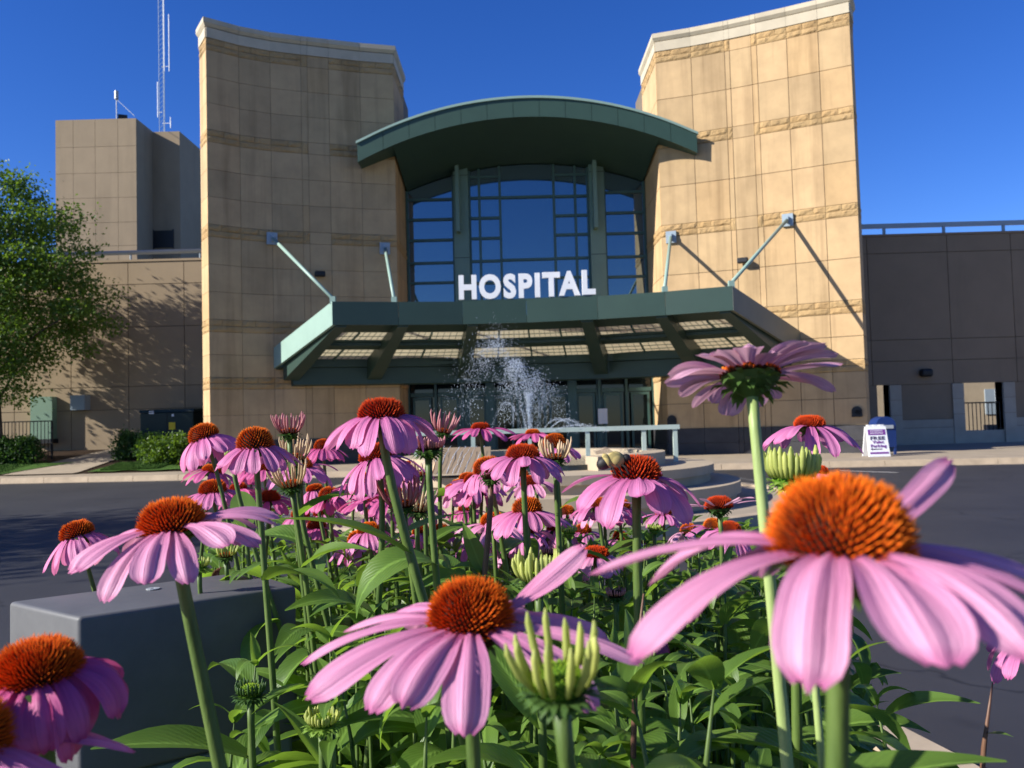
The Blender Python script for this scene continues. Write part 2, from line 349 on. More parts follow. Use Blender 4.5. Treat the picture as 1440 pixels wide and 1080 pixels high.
grassB = sheet('lawn', lambda t: -13.1+0.3*t, lambda t: -10.2-0.8*t, 26.25, 28.0, 20, 8, 0.05, M['grass'], 'structure', 0.25)
def blades(name, regions, n, mat):
    V = []; F = []; r = random.Random(3)
    for k in range(n):
        x0, x1, y0, y1 = regions[k % len(regions)]
        x, y = r.uniform(x0,x1), r.uniform(y0,y1); z = left_z(x,y)+0.045; a = r.uniform(0,math.pi); h = r.uniform(.03,.085)
        dx, dy = .012*math.cos(a), .012*math.sin(a); n0 = len(V)
        V += [(x-dx,y-dy,z),(x+dx,y+dy,z),(x+r.uniform(-.03,.03),y+r.uniform(-.03,.03),z+h)]; F.append((n0,n0+1,n0+2))
    return tag(obj(name, (V,F), mat), 'short green grass on the bank before the long wall', 'grass', kind='stuff')
blades('grass_blades', [(-22,-15.8,26.3,28.1), (-12.8,-11,26.4,27.8)], 16000, M['grass'])

# planting island with kerb
soil_z = 0.30
ISL = []
for i in range(48):
    a = 2*math.pi*i/48; c, s = math.cos(a), math.sin(a)
    sg = lambda v, e: math.copysign(abs(v)**e, v)
    ISL.append((-0.06+1.77*sg(c,.75), 1.75+3.0*sg(s,.8)))
def scale_poly(p, d):
    cx = sum(q[0] for q in p)/len(p); cy = sum(q[1] for q in p)/len(p); out = []
    for x, y in p:
        v = Vector((x-cx, y-cy)); v = v*(1-d/v.length); out.append((cx+v.x, cy+v.y))
    return out
inner = scale_poly(ISL, 0.28)
V = [(x,y,-.05) for x,y in ISL]+[(x,y,.15) for x,y in scale_poly(ISL,.03)]+[(x,y,.15) for x,y in inner]+[(x,y,0.0) for x,y in inner]
F = []
for i in range(48):
    j = (i+1)%48
    for r_ in range(3): F.append((r_*48+i, r_*48+j, (r_+1)*48+j, (r_+1)*48+i))
isl = tag(obj('island_kerb', (V, F), M['kerb_concrete']), kind='structure')
V = []; F = []; nr = 8
for k in range(nr+1):
    f = k/nr
    for x, y in inner:
        cx, cy = -.06, 1.75; V.append((cx+(x-cx)*f*1.002, cy+(y-cy)*f*1.002, 0.12+(soil_z-0.12)*min(1,(1-f)*3.0)+0.02*mnoise.noise(Vector((x*f*5,y*f*5,0)))))
for k in range(nr):
    for i in range(48): F.append((k*48+i, k*48+(i+1)%48, (k+1)*48+(i+1)%48, (k+1)*48+i))
tag(obj('planting_bed', (V, F), M['mulch'], smooth=True), kind='structure')

# ================================================================== HOSPITAL
H = thing('hospital_building', (0.4, 31.6, 0.0), 'sandstone hospital with two tall curved towers, green arched roof and entrance canopy', 'building')
TOP = 14.45
BANDS = [(2.65,3.03), (4.46,4.86), (7.47,7.87), (10.5,10.9), (13.46,13.85)]
def plan(p): return Vector((p.x, p.y))
# plan positions of the vertical joints, found on the level of the coping
L_xy = {289:26, 335:38.5, 379:47, 422:52.5, 431:53.5, 461:57, 505:62, 552:66}
R_xy = {920.5:49, 970:40.8, 1017:31.5, 1024:30, 1054:23.4, 1062:21.5, 1104:12, 1148:1.5, 1193:-9}
Lp = [plan(PZ(x, y, TOP)) for x, y in L_xy.items()]
Rp = [plan(PZ(x, y, TOP)) for x, y in R_xy.items()]
def tower(pts, pil, left):
    """pts: plan points left to right along the front; pil: index of the column that is the smooth pilaster"""
    back = 33.5
    if left:
        endf = [Vector((pts[0].x-0.50, pts[0].y+0.80)), pts[0]]
        inner_side = [pts[-1], Vector((pts[-1].x+0.02, 31.55))]
        chain = [(endf, 'e')]+[((pts[i], pts[i+1]), 'p' if i == pil else 'f') for i in range(len(pts)-1)]+[((inner_side[0], inner_side[1]), 'e')]
        outline = [endf[0]]+pts+[inner_side[1], Vector((inner_side[1].x, back)), Vector((endf[0].x, back))]
    else:
        endf = [pts[-1], Vector((pts[-1].x+0.42, pts[-1].y+0.80))]
        inner_side = [Vector((pts[0].x-0.02, 31.55)), pts[0]]
        chain = [(inner_side, 'e')]+[((pts[i], pts[i+1]), 'p' if i == pil else 'f') for i in range(len(pts)-1)]+[(endf, 'e')]
        outline = [inner_side[0]]+pts+[endf[1], Vector((endf[1].x, back)), Vector((inner_side[0].x, back))]
    def inset(P, d):
        n = len(P); out = []
        for i in range(n):
            a, b, c = P[i-1], P[i], P[(i+1)%n]
            n1 = Vector((-(b-a).y, (b-a).x)).normalized(); n2 = Vector((-(c-b).y, (c-b).x)).normalized()
            m = (n1+n2); m = m/max(m.dot(n1), .3) if m.length > 1e-6 else n1
            out.append(b+m*d)
        return out
    core = obj('tower_wall', prism([tuple(p) for p in inset(outline, 0.045)], 0, 13.9), M['joint'], H)
    gap = 0.012
    def panel(a, b, z0, z1, name, mat, proud=0.0, rough=False, g=gap, thick=0.07):
        d = (b-a).normalized(); nrm = Vector((d.y, -d.x))
        a2 = a+d*g*.5; b2 = b-d*g*.5
        if rough:
            nx, nz = max(3, int((b2-a2).length/.09)), 4; V = []; F = []; sd = rng.uniform(0, 99)
            for j in range(nz+1):
                for i in range(nx+1):
                    q = a2+(b2-a2)*i/nx; z = z0+g/2+(z1-z0-g)*j/nz
                    e = 0.0 if (i in (0,nx) or j in (0,nz)) else 0.010+0.030*(mnoise.noise(Vector((q.x*6+sd, q.y*6, z*7)))+.35)
                    q = q+nrm*(proud+e); V.append((q.x,q.y,z))
            for j in range(nz):
                for i in range(nx): k = j*(nx+1)+i; F.append((k,k+1,k+nx+2,k+nx+1))
            n0 = len(V); aa = a2-nrm*thick; bb = b2-nrm*thick
            V += [(aa.x,aa.y,z0+g/2),(bb.x,bb.y,z0+g/2),(bb.x,bb.y,z1-g/2),(aa.x,aa.y,z1-g/2)]
            f = lambda i, j: j*(nx+1)+i
            F += [tuple([n0,n0+1]+[f(i,0) for i in range(nx,-1,-1)]), tuple([n0+2,n0+3]+[f(i,nz) for i in range(nx+1)]),
                  tuple([n0+3,n0]+[f(0,j) for j in range(nz+1)]), tuple([n0+1,n0+2]+[f(nx,j) for j in range(nz,-1,-1)])]
            return obj(name, (V,F), mat, core)
        p = [a2+nrm*proud, b2+nrm*proud, b2-nrm*thick, a2-nrm*thick]
        return obj(name, hexa([(q.x,q.y,z0+g/2) for q in p], [(q.x,q.y,z1-g/2) for q in p]), mat, core)
    zones = []; z = 1.0
    for b0, b1 in BANDS:
        hgt = b0-z
        k = 2 if hgt < 2 else (3 if left else 2)
        zones.append((z, b0, k)); z = b1
    for (a, b), ty in chain:
        for zi, (z0, z1, k) in enumerate(zones):
            for c in range(k):
                g = 0.022 if (left or c % 2 == 0) else 0.014
                zz0 = z0+(z1-z0)*c/k; zz1 = z0+(z1-z0)*(c+1)/k
                panel(a, b, zz0, zz1, 'stone_panel', M['panel_stone'], -0.008 if ty == 'p' else 0.0, g=0.010 if left else 0.018)
        for b0, b1 in BANDS:
            if ty == 'p': panel(a, b, b0, b1, 'stone_panel', M['panel_stone'], -0.008); continue
            Ln = (b-a).length; m = (b0+b1)/2
            if Ln < 0.45: panel(a, b, b0, b1, 'rough_block', M['rough_stone'], 0.0, True); continue
            sp = a+(b-a)*rng.uniform(.35,.65)
            panel(a, b, b0, m, 'rough_block', M['rough_stone'], 0.0, True, 0.01)
            panel(a, sp, m, b1, 'rough_block', M['rough_stone'], 0.0, True, 0.01); panel(sp, b, m, b1, 'rough_block', M['rough_stone'], 0.0, True, 0.01)
        # dark plinth stones
        panel(a, b, 0.0, 0.52, 'plinth_block', M['plinth_stone'], 0.05, thick=0.11); panel(a, b, 0.52, 1.0, 'plinth_block', M['plinth_stone'], 0.05, thick=0.11)
        # coping: frieze, then projecting top course
        panel(a, b, 13.85, 14.18, 'frieze_stone', M['coping_stone'], 0.03, g=0.006, thick=0.2)
    front = outline[:len(outline)-2]
    for i in range(len(front)-1):
        a, b = front[i], front[i+1]
        if (b-a).length < .5 and i not in (0, len(front)-2): pass
        ia, ib = inset(outline, -0.10)[i], inset(outline, -0.10)[i+1]; ja, jb = inset(outline, 0.7)[i], inset(outline, 0.7)[i+1]
        ka, kb = inset(outline, -0.03)[i], inset(outline, -0.03)[i+1]
        d = (ib-ia).normalized()*0.004
        obj('coping_stone', merge(hexa([(p.x,p.y,14.20) for p in (ka+d,kb-d,jb,ja)], [(p.x,p.y,14.30) for p in (ia+d,ib-d,jb,ja)]),
            hexa([(p.x,p.y,14.301) for p in (ia+d,ib-d,jb,ja)], [(p.x,p.y,14.45) for p in (ia+d,ib-d,jb,ja)])), M['coping_stone'], core)
    obj('tower_top', prism([tuple(p) for p in inset(outline, 0.3)], 13.9, 14.3), M['coping_stone'], core)
    return core, outline
towerL, outL = tower(Lp, 4, True)
towerR, outR = tower(Rp, 3, False)
def face_y(x):                         # depth of the tower front at x
    for P in (Lp, Rp):
        for a, b in zip(P, P[1:]):
            if a.x <= x <= b.x: return a.y+(b.y-a.y)*(x-a.x)/(b.x-a.x)
    return 31.5
gx0, gx1 = Lp[-1].x+0.02, Rp[0].x-0.02

# ---- curtain wall
GY = 31.6
cxr = PY(743, 200, GY).x
def ztop(x): return 11.02-0.85*((x-cxr)/4.4)**2
cw = obj('curtain_wall', merge(box(gx0-.3, gx1+.3, GY+0.16, GY+0.24, 0.0, 12.5)), M['door_glass'], H)
def zpix(px, py): return PY(px, py, GY).z
def xpix(px, py=320): return PY(px, py, GY).x
def pane(x0, x1, z0, z1, arc=False):
    e = 0.02; x0 += e; x1 -= e; z0 += e; z1 -= e
    if not arc: obj('window_pane', box(x0,x1,GY+.03,GY+.06,z0,z1), M['glass'], cw); return
    n = 8; poly = [(x0,z0),(x1,z0)]+[(x1+(x0-x1)*i/n, ztop(x1+(x0-x1)*i/n)-e) for i in range(n+1)]
    m = len(poly); V = [(x,GY+.03,z) for x,z in poly]+[(x,GY+.06,z) for x,z in poly]
    F = [tuple(range(m)), tuple(range(2*m-1,m-1,-1))]+[(i,m+i,m+(i+1)%m,(i+1)%m) for i in range(m)]
    obj('window_pane', (V,F), M['glass'], cw)
def mull(x0, x1, z0, z1, wd=0.09, dp=0.13):
    if abs(x1-x0) < 1e-6: obj('mullion', box(x0-wd/2,x0+wd/2,GY-dp/2,GY+.1,z0,z1), M['mullion'], cw)
    else: obj('transom', box(x0,x1,GY-dp/2+.012,GY+.1,z0-wd/2,z1+wd/2), M['mullion'], cw)
ZB = 3.4
def bay(xs, rows_by_col):
    for (x0, x1), rows in zip(zip(xs, xs[1:]), rows_by_col):
        zz = [ZB]+sorted(rows)
        for a, b in zip(zz, zz[1:]): pane(x0, x1, a, b); mull(x0, x1, b, b)
        pane(x0, x1, zz[-1], 0, True)
    for x in xs: mull(x, x, ZB, ztop(x))
rl = [zpix(605, y) for y in (281, 309, 338, 370, 398)]
rr = [zpix(882, y) for y in (270, 299, 328, 361, 389)]
xcl0, xcl1, xcr0, xcr1 = xpix(638), xpix(661), xpix(828), xpix(851)
bay([gx0+.06, xcl0], [rl])
bay([xcr1, gx1-.06], [rr])
cl = [zpix(690, y) for y in (249, 278, 306.5, 335, 367, 398)]
cr = [zpix(800, y) for y in (246, 276, 303, 330, 363, 390)]
cm = [zpix(742, y) for y in (277, 365)]
bay([xcl1, xpix(675), xpix(704), xpix(780), xpix(810), xcr0], [cl, cl, cm, cr, cr])
for x0, x1 in ((xcl0, xcl1), (xcr0, xcr1)):
    zt = ztop((x0+x1)/2)+.3
    k = obj('column', box(x0+.03, x1-.03, GY-.30, GY+.1, 0, zt), M['green_paint'] if False else M['pale_green'] if False else M['mullion'], H)
    M.setdefault('column_green', None)
    xm = (x0+x1)/2-.1
    obj('column_fin', box(xm-.07, xm+.07, GY-.75, GY-.302, zpix(648, 331), zt), M['mullion'], k)
    for zz in (zpix(648, 365), zpix(648,250)): obj('column_joint', box(x0+.028, x1-.028, GY-.303, GY-.2, zz, zz+.02), M['black_metal'], k)
paint('column_green', (0.15,0.235,0.185), 0.5)
for o in bpy.data.objects:
    if o.name.startswith(('column',)): o.data.materials[0] = M['column_green'] if 'joint' not in o.name else M['black_metal']

# ---- arched roof
RY = 27.85
tl, tp, trr = PY(502, 205, RY), PY(741, 137, RY), PY(980, 184, RY)
rcx, rhalf = (tl.x+trr.x)/2, (trr.x-tl.x)/2
rz_end, rz_top = (tl.z+trr.z)/2, tp.z
sag = rz_top-rz_end; RR = (rhalf**2+sag**2)/(2*sag)
def rz(x): return rz_top-RR+math.sqrt(max(RR**2-(x-rcx)**2, 0))
xs = sorted([tl.x+(trr.x-tl.x)*i/40 for i in range(41)]+[gx0+.06, gx0+.061, gx1-.06, gx1-.061])
TH = 0.62
V = []; F = []
for x in xs:
    ins = gx0+.0605 < x < gx1-.0605
    yb = 33.4 if ins else face_y(x)-.01
    zs = (ztop(x)+.02) if ins else rz(x)-TH
    yb2 = GY-.1 if ins else yb
    V += [(x,RY+.06,rz(x)-.02), (x,RY+.06,rz(x)-TH), (x,yb2,zs), (x,yb,zs), (x,yb,rz(x)-.02)]
for i in range(len(xs)-1):
    for k in range(5): F.append((5*i+k, 5*i+(k+1)%5, 5*i+5+(k+1)%5, 5*i+5+k))
F += [(4,3,2,1,0), tuple(5*(len(xs)-1)+k for k in range(5))]
roof = obj('arched_roof', (V,F), M['roof_green'], H)
nf = 13
for i in range(nf):
    a0 = tl.x+(trr.x-tl.x)*i/nf+.006; a1 = tl.x+(trr.x-tl.x)*(i+1)/nf-.006; V = []; F = []
    for k in range(5):
        x = a0+(a1-a0)*k/4
        V += [(x,RY,rz(x)-.03),(x,RY+.02,rz(x)-TH-.02),(x,RY+.1,rz(x)-TH-.02),(x,RY+.1,rz(x)-.03)]
    for k in range(4):
        for q in range(4): F.append((4*k+q,4*k+(q+1)%4,4*k+4+(q+1)%4,4*k+4+q))
    F += [(3,2,1,0),(16,17,18,19)]
    obj('fascia_panel', (V,F), M['roof_green'], roof)
V = []; F = []
for i in range(41):
    x = tl.x-.03+(trr.x-tl.x+.06)*i/40; z = rz(min(max(x,tl.x),trr.x)); V += [(x,RY-.05,z-.03),(x,RY+.12,z-.03),(x,RY+.12,z+.05),(x,RY-.05,z+.05)]
for i in range(40):
    for q in range(4): F.append((4*i+q,4*i+(q+1)%4,4*i+4+(q+1)%4,4*i+4+q))
F += [(3,2,1,0),(160,161,162,163)]
obj('drip_edge', (V,F), M['pale_green'], roof)

# ---- entrance canopy
CZ, CBZ, FH = 5.0, 4.0, 0.68
Fp = [PZ(x,y,CZ) for x,y in ((467,424),(560,424.5),(650,424),(740,421.5),(840,416.5),(935,410),(1030,402))]
bl = PZ(388, 490, CBZ); br = PZ(1112, 470, CBZ)
bl.y = face_y(bl.x)-.03; br.y = face_y(br.x)-.03
def Fu(u):
    t = u*6; i = min(int(t),5); return Fp[i].lerp(Fp[i+1], t-i)
def Bu(u):
    p = bl.lerp(br, u); q = 4*u*(1-u); p.y += (29.25-(bl.y+br.y)/2)*min(1, q*1.15); p.y = min(p.y, face_y(p.x)-.06 if (p.x < gx0 or p.x > gx1) else 30); return p
def Cu(u, v, dz=0.0):
    p = Fu(u).lerp(Bu(u), v); p.z = CZ+(CBZ-CZ)*v+dz; return p
can = obj('entrance_canopy', box(bl.x+.6, br.x-.6, 28.9, 28.95, 3.4, 3.5), M['green_paint'], H)
us = [i/24 for i in range(25)]
for i in range(6):                     # front fascia panels, one per facet
    a, c = Fp[i], Fp[i+1]; d = (c-a).normalized()*.005; nr = Vector((-(c-a).y, (c-a).x, 0)).normalized()*.12
    a2, c2 = a+d, c-d
    obj('fascia_panel', hexa([p-Vector((0,0,FH)) for p in (a2,c2,c2+nr,a2+nr)], [a2,c2,c2+nr,a2+nr]), M['green_paint'], can)
for s, (a, c) in enumerate(((Fp[0], bl), (Fp[-1], br))):
    a = a.copy(); c = Vector((c.x, c.y, CBZ)); d = (c-a); nr = Vector((-d.y, d.x, 0)).normalized()*.1*(1 if s else -1)
    a = a+Vector((-.004 if s == 0 else .004, 0, 0.003))
    obj('side_fascia', hexa([p-Vector((0,0,FH)) for p in (a,c,c+nr,a+nr)], [a,c,c+nr,a+nr]), M['pale_green'] if s == 0 else M['shaded_side_green'], can)  # both sides share one paint; the right copy is coloured as if shaded
def strip(u0, u1, v0, v1, dz0, dz1, n=6):
    V = []; F = []
    for i in range(n+1):
        u = u0+(u1-u0)*i/n
        V += [Cu(u,v0,dz0), Cu(u,v1,dz0), Cu(u,v1,dz1), Cu(u,v0,dz1)]
    for i in range(n):
        for k in range(4): F.append((4*i+k,4*i+(k+1)%4,4*i+4+(k+1)%4,4*i+4+k))
    F += [(3,2,1,0), tuple(4*n+k for k in range(4))]
    return V, F
DZ = -0.42
V1, V2, V3, V4 = 0.27, 0.47, 0.60, 0.93
for v0, v1, hh in ((.02,V1+.03,.055),(V2,V3,.10),(V4,1.0,.3)):
    obj('canopy_deck', strip(.004,.996,v0,v1,DZ-hh,DZ), M['green_paint'], can)
obj('canopy_purlin', strip(.01,.99,V2+.02,V3-.02,DZ-.20,DZ-.105), M['green_paint'], can)
obj('back_beam', strip(.03,.97,.955,.995,DZ-.85,DZ-.305), M['green_paint'], can)
ub = [0.025, .18, .36, .64, .82, .975]
for u in ub:
    V = []; e = 0.09/6.5
    for v, dz in ((.03,-.28),(.94,-.72)):
        p0, p1 = Cu(u-e,v,DZ-.02), Cu(u+e,v,DZ-.02); q0, q1 = Cu(u-e,v,DZ+dz), Cu(u+e,v,DZ+dz); V += [q0,q1,p1,p0]
    obj('canopy_beam', (V, [(3,2,1,0),(4,5,6,7),(0,1,5,4),(1,2,6,5),(2,3,7,6),(3,0,4,7)]), M['green_paint'], can)
for u0, u1 in zip([0.0]+ub, ub+[1.0]):
    if u1-u0 < .03: continue
    m = 2 if u1-u0 < .2 else 4
    for k in range(m):
        a, c = u0+(u1-u0)*k/m, u0+(u1-u0)*(k+1)/m
        for v0, v1, cells in ((V1+.03,V2,2),(V3,V4,4)):
            obj('skylight_panel', strip(a+.0015,c-.0015,v0,v1,DZ-.05,DZ-.03,3), M['skylight'], can)
            L = []
            for q in range(1, 6):
                u = a+(c-a)*q/6; L.append(bar(Cu(u,v0,DZ-.06), Cu(u,v1,DZ-.06), .012, .012))
            for q in range(1, cells):
                v = v0+(v1-v0)*q/cells; L.append(bar(Cu(a,v,DZ-.061), Cu(c,v,DZ-.061), .016, .02))
            L.append(bar(Cu(c,v0,DZ-.07), Cu(c,v1,DZ-.07), .05, .06))
            obj('glazing_bar', merge(*L), M['mullion'], can)
# struts
def on_front(px, py, prouder=.06):
    best = None
    for P in (Lp, Rp):
        for a, c in zip(P, P[1:]):
            d = ray(px, py); n2 = Vector(((c-a).y, -(c-a).x)).normalized()
            t = a.dot(n2)/(d.x*n2.x+d.y*n2.y); q = Vector((d.x*t, d.y*t))
            s = (q-a).dot(c-a)/(c-a).length_squared
            if -0.001 <= s <= 1.001 and t > 0: best = Vector((q.x+n2.x*prouder, q.y+n2.y*prouder, CAM_H+d.z*t)); nn = Vector((n2.x,n2.y,0)); return best, nn
    return None, None
for (wx, wy), u in (((382,336),0.0), ((541,350),0.155), ((944,334),0.835), ((1108,310),1.0)):
    wpt, nn = on_front(wx, wy, .0)
    e = Fu(u)+Vector((0,.12,.10))
    st = obj('strut', tube([wpt+nn*.14, e], .055, 10), M['pale_green'], can, True)
    rzz = math.atan2(nn.y, nn.x)+math.pi/2
    obj('anchor_plate', merge(obox(wpt+nn*.04-Vector((0,0,.2)), .34, .10, .4, rzz), obox(wpt+nn*.13-Vector((0,0,.1)), .08, .16, .2, rzz)), M['galvanised'], can)
    obj('clevis', obox(e-Vector((0,0,.16)), .16, .14, .22, 0), M['pale_green'], can)
# letters standing on the canopy
def letters(txt, mat, size, extr, weight=0.02):
    out = []
    for ch in txt:
        cu = bpy.data.curves.new('letter', 'FONT'); cu.body = ch; cu.size = size; cu.extrude = extr; cu.offset = weight*size; cu.resolution_u = 4
        ob = bpy.data.objects.new('tmp', cu); COL.objects.link(ob); bpy.context.view_layer.update()
        me = bpy.data.meshes.new_from_object(ob.evaluated_get(bpy.context.evaluated_depsgraph_get()))
        bpy.data.objects.remove(ob)
        V = np.array([v.co for v in me.vertices]); F = [tuple(p.vertices) for p in me.polygons]; out.append((ch, V, F)); bpy.data.meshes.remove(me)
    return out
def polyletter(ch):
    """heavy grotesque capitals as outline polygons, unit height; returns list of (outer loop, hole loops)"""
    def arc(cx, cy, rx, ry, a0, a1, n): return [(cx+rx*math.cos(R(a0+(a1-a0)*i/n)), cy+ry*math.sin(R(a0+(a1-a0)*i/n))) for i in range(n+1)]
    s = .2
    return None
xl, xr = PY(646, 418, Fp[2].y+.5), PY(839, 408, Fp[4].y+.5)
lz0 = CZ+.10
LT = letters('HOSPITAL', None, 1.0, 0.06, 0.045)
adv = []
for ch, V, F in LT: adv.append((V[:,0].min(), V[:,0].max()))
gapw = 0.075; tot = sum(b-a for a, b in adv)+gapw*7
hl = (PY(700, 392, 25.6).z-PY(700, 422, 25.6).z)
fullw = xr.x-xl.x; sx = fullw/tot
hcap = max(v[:,1].max() for _, v, _ in LT[:1])-min(v[:,1].min() for _, v, _ in LT[:1])
sz = 0.74/hcap
x = xl.x
for (ch, V, F), (a, c) in zip(LT, adv):
    wdt = (c-a)*sx; u = (x+wdt/2-Fp[0].x)/(Fp[-1].x-Fp[0].x); yy = Fu(min(max(u,0),1)).y+.35
    W = [(x+(p[0]-a)*sx, yy-p[2], lz0+(p[1]-LT[0][1][:,1].min())*sz) for p in V]
    obj('letter', (W, F), M['white'], H); x += wdt+gapw*sx*(-.9 if ch == 'T' else .9 if ch == 'A' else 1.25)
obj('letter_rail', merge(*[bar(Fu(u)+Vector((0,.35,.045)), Fu(u+.04)+Vector((0,.35,.045)), .08, .07) for u in [0.32+.04*i for i in range(9)]]), M['green_paint'], H)
# doors under the canopy
dy = 31.2
dw = obj('entrance_screen', box(gx0-.2, gx1+.2, dy+.25, dy+.3, 0.14, 4.2), M['door_glass'], H)
nd = 9; xw = (gx1-gx0)/nd
for i in range(nd+1):
    x = gx0+xw*i; wd = .32 if i in (3,6) else .09
    obj('door_post', box(x-wd/2, x+wd/2, dy-.06-(.2 if wd>.2 else 0), dy+.2, 0.14, 3.9), M['mullion'], dw)
for i in range(nd):
    x0 = gx0+xw*i+.16; x1 = gx0+xw*(i+1)-.16
    dd = obj('door', merge(box(x0,x0+.08,dy-.02,dy+.08,.16,2.35), box(x1-.08,x1,dy-.02,dy+.08,.16,2.35), box(x0+.08,x1-.08,dy-.019,dy+.079,2.25,2.35), box(x0+.08,x1-.08,dy-.019,dy+.079,.16,.36), box(x0-.08,x1+.08,dy-.03,dy+.1,2.38,2.52)), M['mullion'], dw)
    obj('door_pane', box(x0+.08,x1-.08,dy+.02,dy+.05,.36,2.25), M['door_glass'], dw)
    obj('transom_pane', box(x0-.06,x1+.06,dy+.02,dy+.05,2.52,3.8), M['door_glass'], dw)
a = PY(848, 596, dy-.3); obj('paper_notice', box(a.x-.17,a.x+.17,dy-.32,dy-.31,a.z,a.z+.55), M['white'], dw)
obj('lobby_back', box(gx0-.2,gx1+.2,33.5,33.6,0,13.0), M['joint'], H)
# security lamps and vents on the towers
for px, py in ((449,386),(1046,367)):
    p, nn = on_front(px, py, 0.0); rzz = math.atan2(nn.y, nn.x)+math.pi/2
    lo = obj('security_lamp', merge(obox(p+nn*.05-Vector((0,0,.06)), .12, .10, .14, rzz), obox(p+nn*.2-Vector((0,0,.1)), .34, .22, .17, rzz)), M['black_metal'], H); bevel(lo, .03, 2)
for px, py in ((1208,578),(945,590)):
    p, nn = on_front(min(px,1205), py, 0.0)
    if p:
        rzz = math.atan2(nn.y, nn.x)+math.pi/2
        V, F = tube([p-nn*.02, p+nn*.06], .15, 12)
        obj('wall_plaque', merge(obox(p+nn*.03-Vector((0,0,.18)), .3, .06, .22, rzz), (V,F)), M['black_metal'], H)

# ================================================================== LEFT WING wall and block behind
LW = thing('side_wing', (-20, WALL_Y, 0.0), 'long low tan precast wall left of the shaded tower, crossed by tree shadow', 'building')
ztopL = PY(270, 366, WALL_Y).z
ob = obj('wall_core', box(-60, Lp[0].x+.8, WALL_Y+.04, WALL_Y+.5, 0, ztopL-.002), M['joint'], LW)
zj = [0.3, PY(130,577,WALL_Y).z, PY(130,545,WALL_Y).z, PY(260,458,WALL_Y).z, PY(260,398,WALL_Y).z, ztopL]
xj = [PY(p, 545, WALL_Y).x for p in (-700,-540,-380,-220,-80,20,100,181,260)]+[Lp[0].x+.9]
for i in range(len(xj)-1):
    for j in range(len(zj)-1):
        obj('wall_panel', box(xj[i]+.012, xj[i+1]-.012, WALL_Y, WALL_Y+.06, zj[j]+.012, zj[j+1]-.012), M['precast'], LW)
obj('wall_coping', box(-60, Lp[0].x+.8, WALL_Y-.03, WALL_Y+.6, ztopL, ztopL+.08), M['precast'], LW)
zr = PY(250, 353.5, WALL_Y+.2).z
rl_ = obj('roof_rail', tube([(-60,WALL_Y+.2,zr),(Lp[0].x+.7,WALL_Y+.2,zr)], .085, 10), M['galvanised'], LW, True)
for i in range(12):
    x = PY(184, 360, WALL_Y+.2).x-2.6*(i-1)
    if x < Lp[0].x: obj('rail_post', tube([(x,WALL_Y+.2,ztopL+.07),(x,WALL_Y+.2,zr)], .04, 8), M['galvanised'], rl_)
# green door hood box and vent
a, c = PY(50,620,WALL_Y), PY(80,558,WALL_Y)
dk = obj('door', box(a.x, c.x, WALL_Y-.34, WALL_Y-.003, a.z+.06, c.z), M['door_green'], LW)
obj('door_kick_plate', box(a.x, c.x, WALL_Y-.36, WALL_Y-.342, a.z+.06, a.z+.3), M['door_green'], dk)
obj('door_threshold', box(a.x-.05, c.x+.05, WALL_Y-.4, WALL_Y-.004, a.z-.1, a.z+.055), M['black_metal'], dk)
a, c = PY(107,577,WALL_Y), PY(127,556,WALL_Y)
vb = obj('wall_vent', box(a.x, c.x, WALL_Y-.42, WALL_Y-.003, a.z, c.z), M['galvanised'], LW)
for k in range(5): z = a.z+.06+k*(c.z-a.z-.08)/5; obj('louver', box(a.x+.03,c.x-.03,WALL_Y-.44,WALL_Y-.421,z,z+.05), M['galvanised'], vb)
# office block behind
BK = thing('tower_block', (-23.5, 51, 0.0), 'plain tan concrete tower block with aerials, rising behind the low wall', 'building')
by = 48.0; z1 = PY(191,166,by).z
bx0, bx1 = PY(78,250,by).x, PY(192,250,by).x
core = obj('block_core', box(bx0+.06,bx1-.06,by+.06,by+9,0,z1-.01), M['joint'], BK)
vx = [bx0]+[PY(p,250,by).x for p in (103,134,166)]+[bx1]; vz = [z1-6.1*2.5, z1-5*2.65]+[z1-2.2*k for k in (5,4,3,2,1)]+[z1]
vz = [0.0, 4.0]+[PY(150,y,by).z for y in (346,313,278,243,206)]+[z1]
for i in range(4):
    for j in range(len(vz)-1): obj('wall_panel', box(vx[i]+.008,vx[i+1]-.008,by,by+.1,vz[j]+.008,vz[j+1]-.008), M['precast'], BK)
y2 = 50.2; y3 = 54.0; x3 = PY(253,250,y2).x
obj('side_wall', box(bx1-.055,bx1,by+.1,y2+8,0,z1-.012), M['precast'], BK)
sb = obj('rear_block', box(bx1+.002,x3,y2,y2+7,0,z1-.05), M['precast'], BK)
obj('rear_block', box(x3+.003,x3+.9,y2+4.8,y2+9,0,PY(278,308,y2+4.8).z), M['precast'], BK)
a, c = PY(217,349,y2), PY(243,324,y2); wn = obj('window', box(a.x,c.x,y2-.05,y2-.005,a.z,c.z), M['black_metal'], BK)
obj('window_frame', merge(box(a.x-.06,a.x-.001,y2-.07,y2-.004,a.z-.06,c.z+.06), box(c.x+.001,c.x+.06,y2-.07,y2-.004,a.z-.06,c.z+.06)), M['black_metal'], wn)
obj('roof_hatch', box(PY(145,164,by+3).x, PY(168,164,by+3).x, by+3, by+5, z1-.3, z1+.55), M['plinth_stone'], BK)
m0 = PY(228, 181, y2+1.2); mast = obj('lattice_mast', merge(*([tube([(m0.x+dx,m0.y+dy,z1-.1),(m0.x+dx,m0.y+dy,z1+9.5)], .018, 6) for dx,dy in ((-.16,0),(.16,0),(0,.26))]+
    [bar((m0.x-.16,m0.y,z1+.3*k),(m0.x+.16,m0.y,z1+.3*k+.3),.016,.016) for k in range(0,31)]+[bar((m0.x+.16,m0.y,z1+.3*k),(m0.x,m0.y+.26,z1+.3*k+.3),.016,.016) for k in range(0,31)])), M['galvanised'], BK)
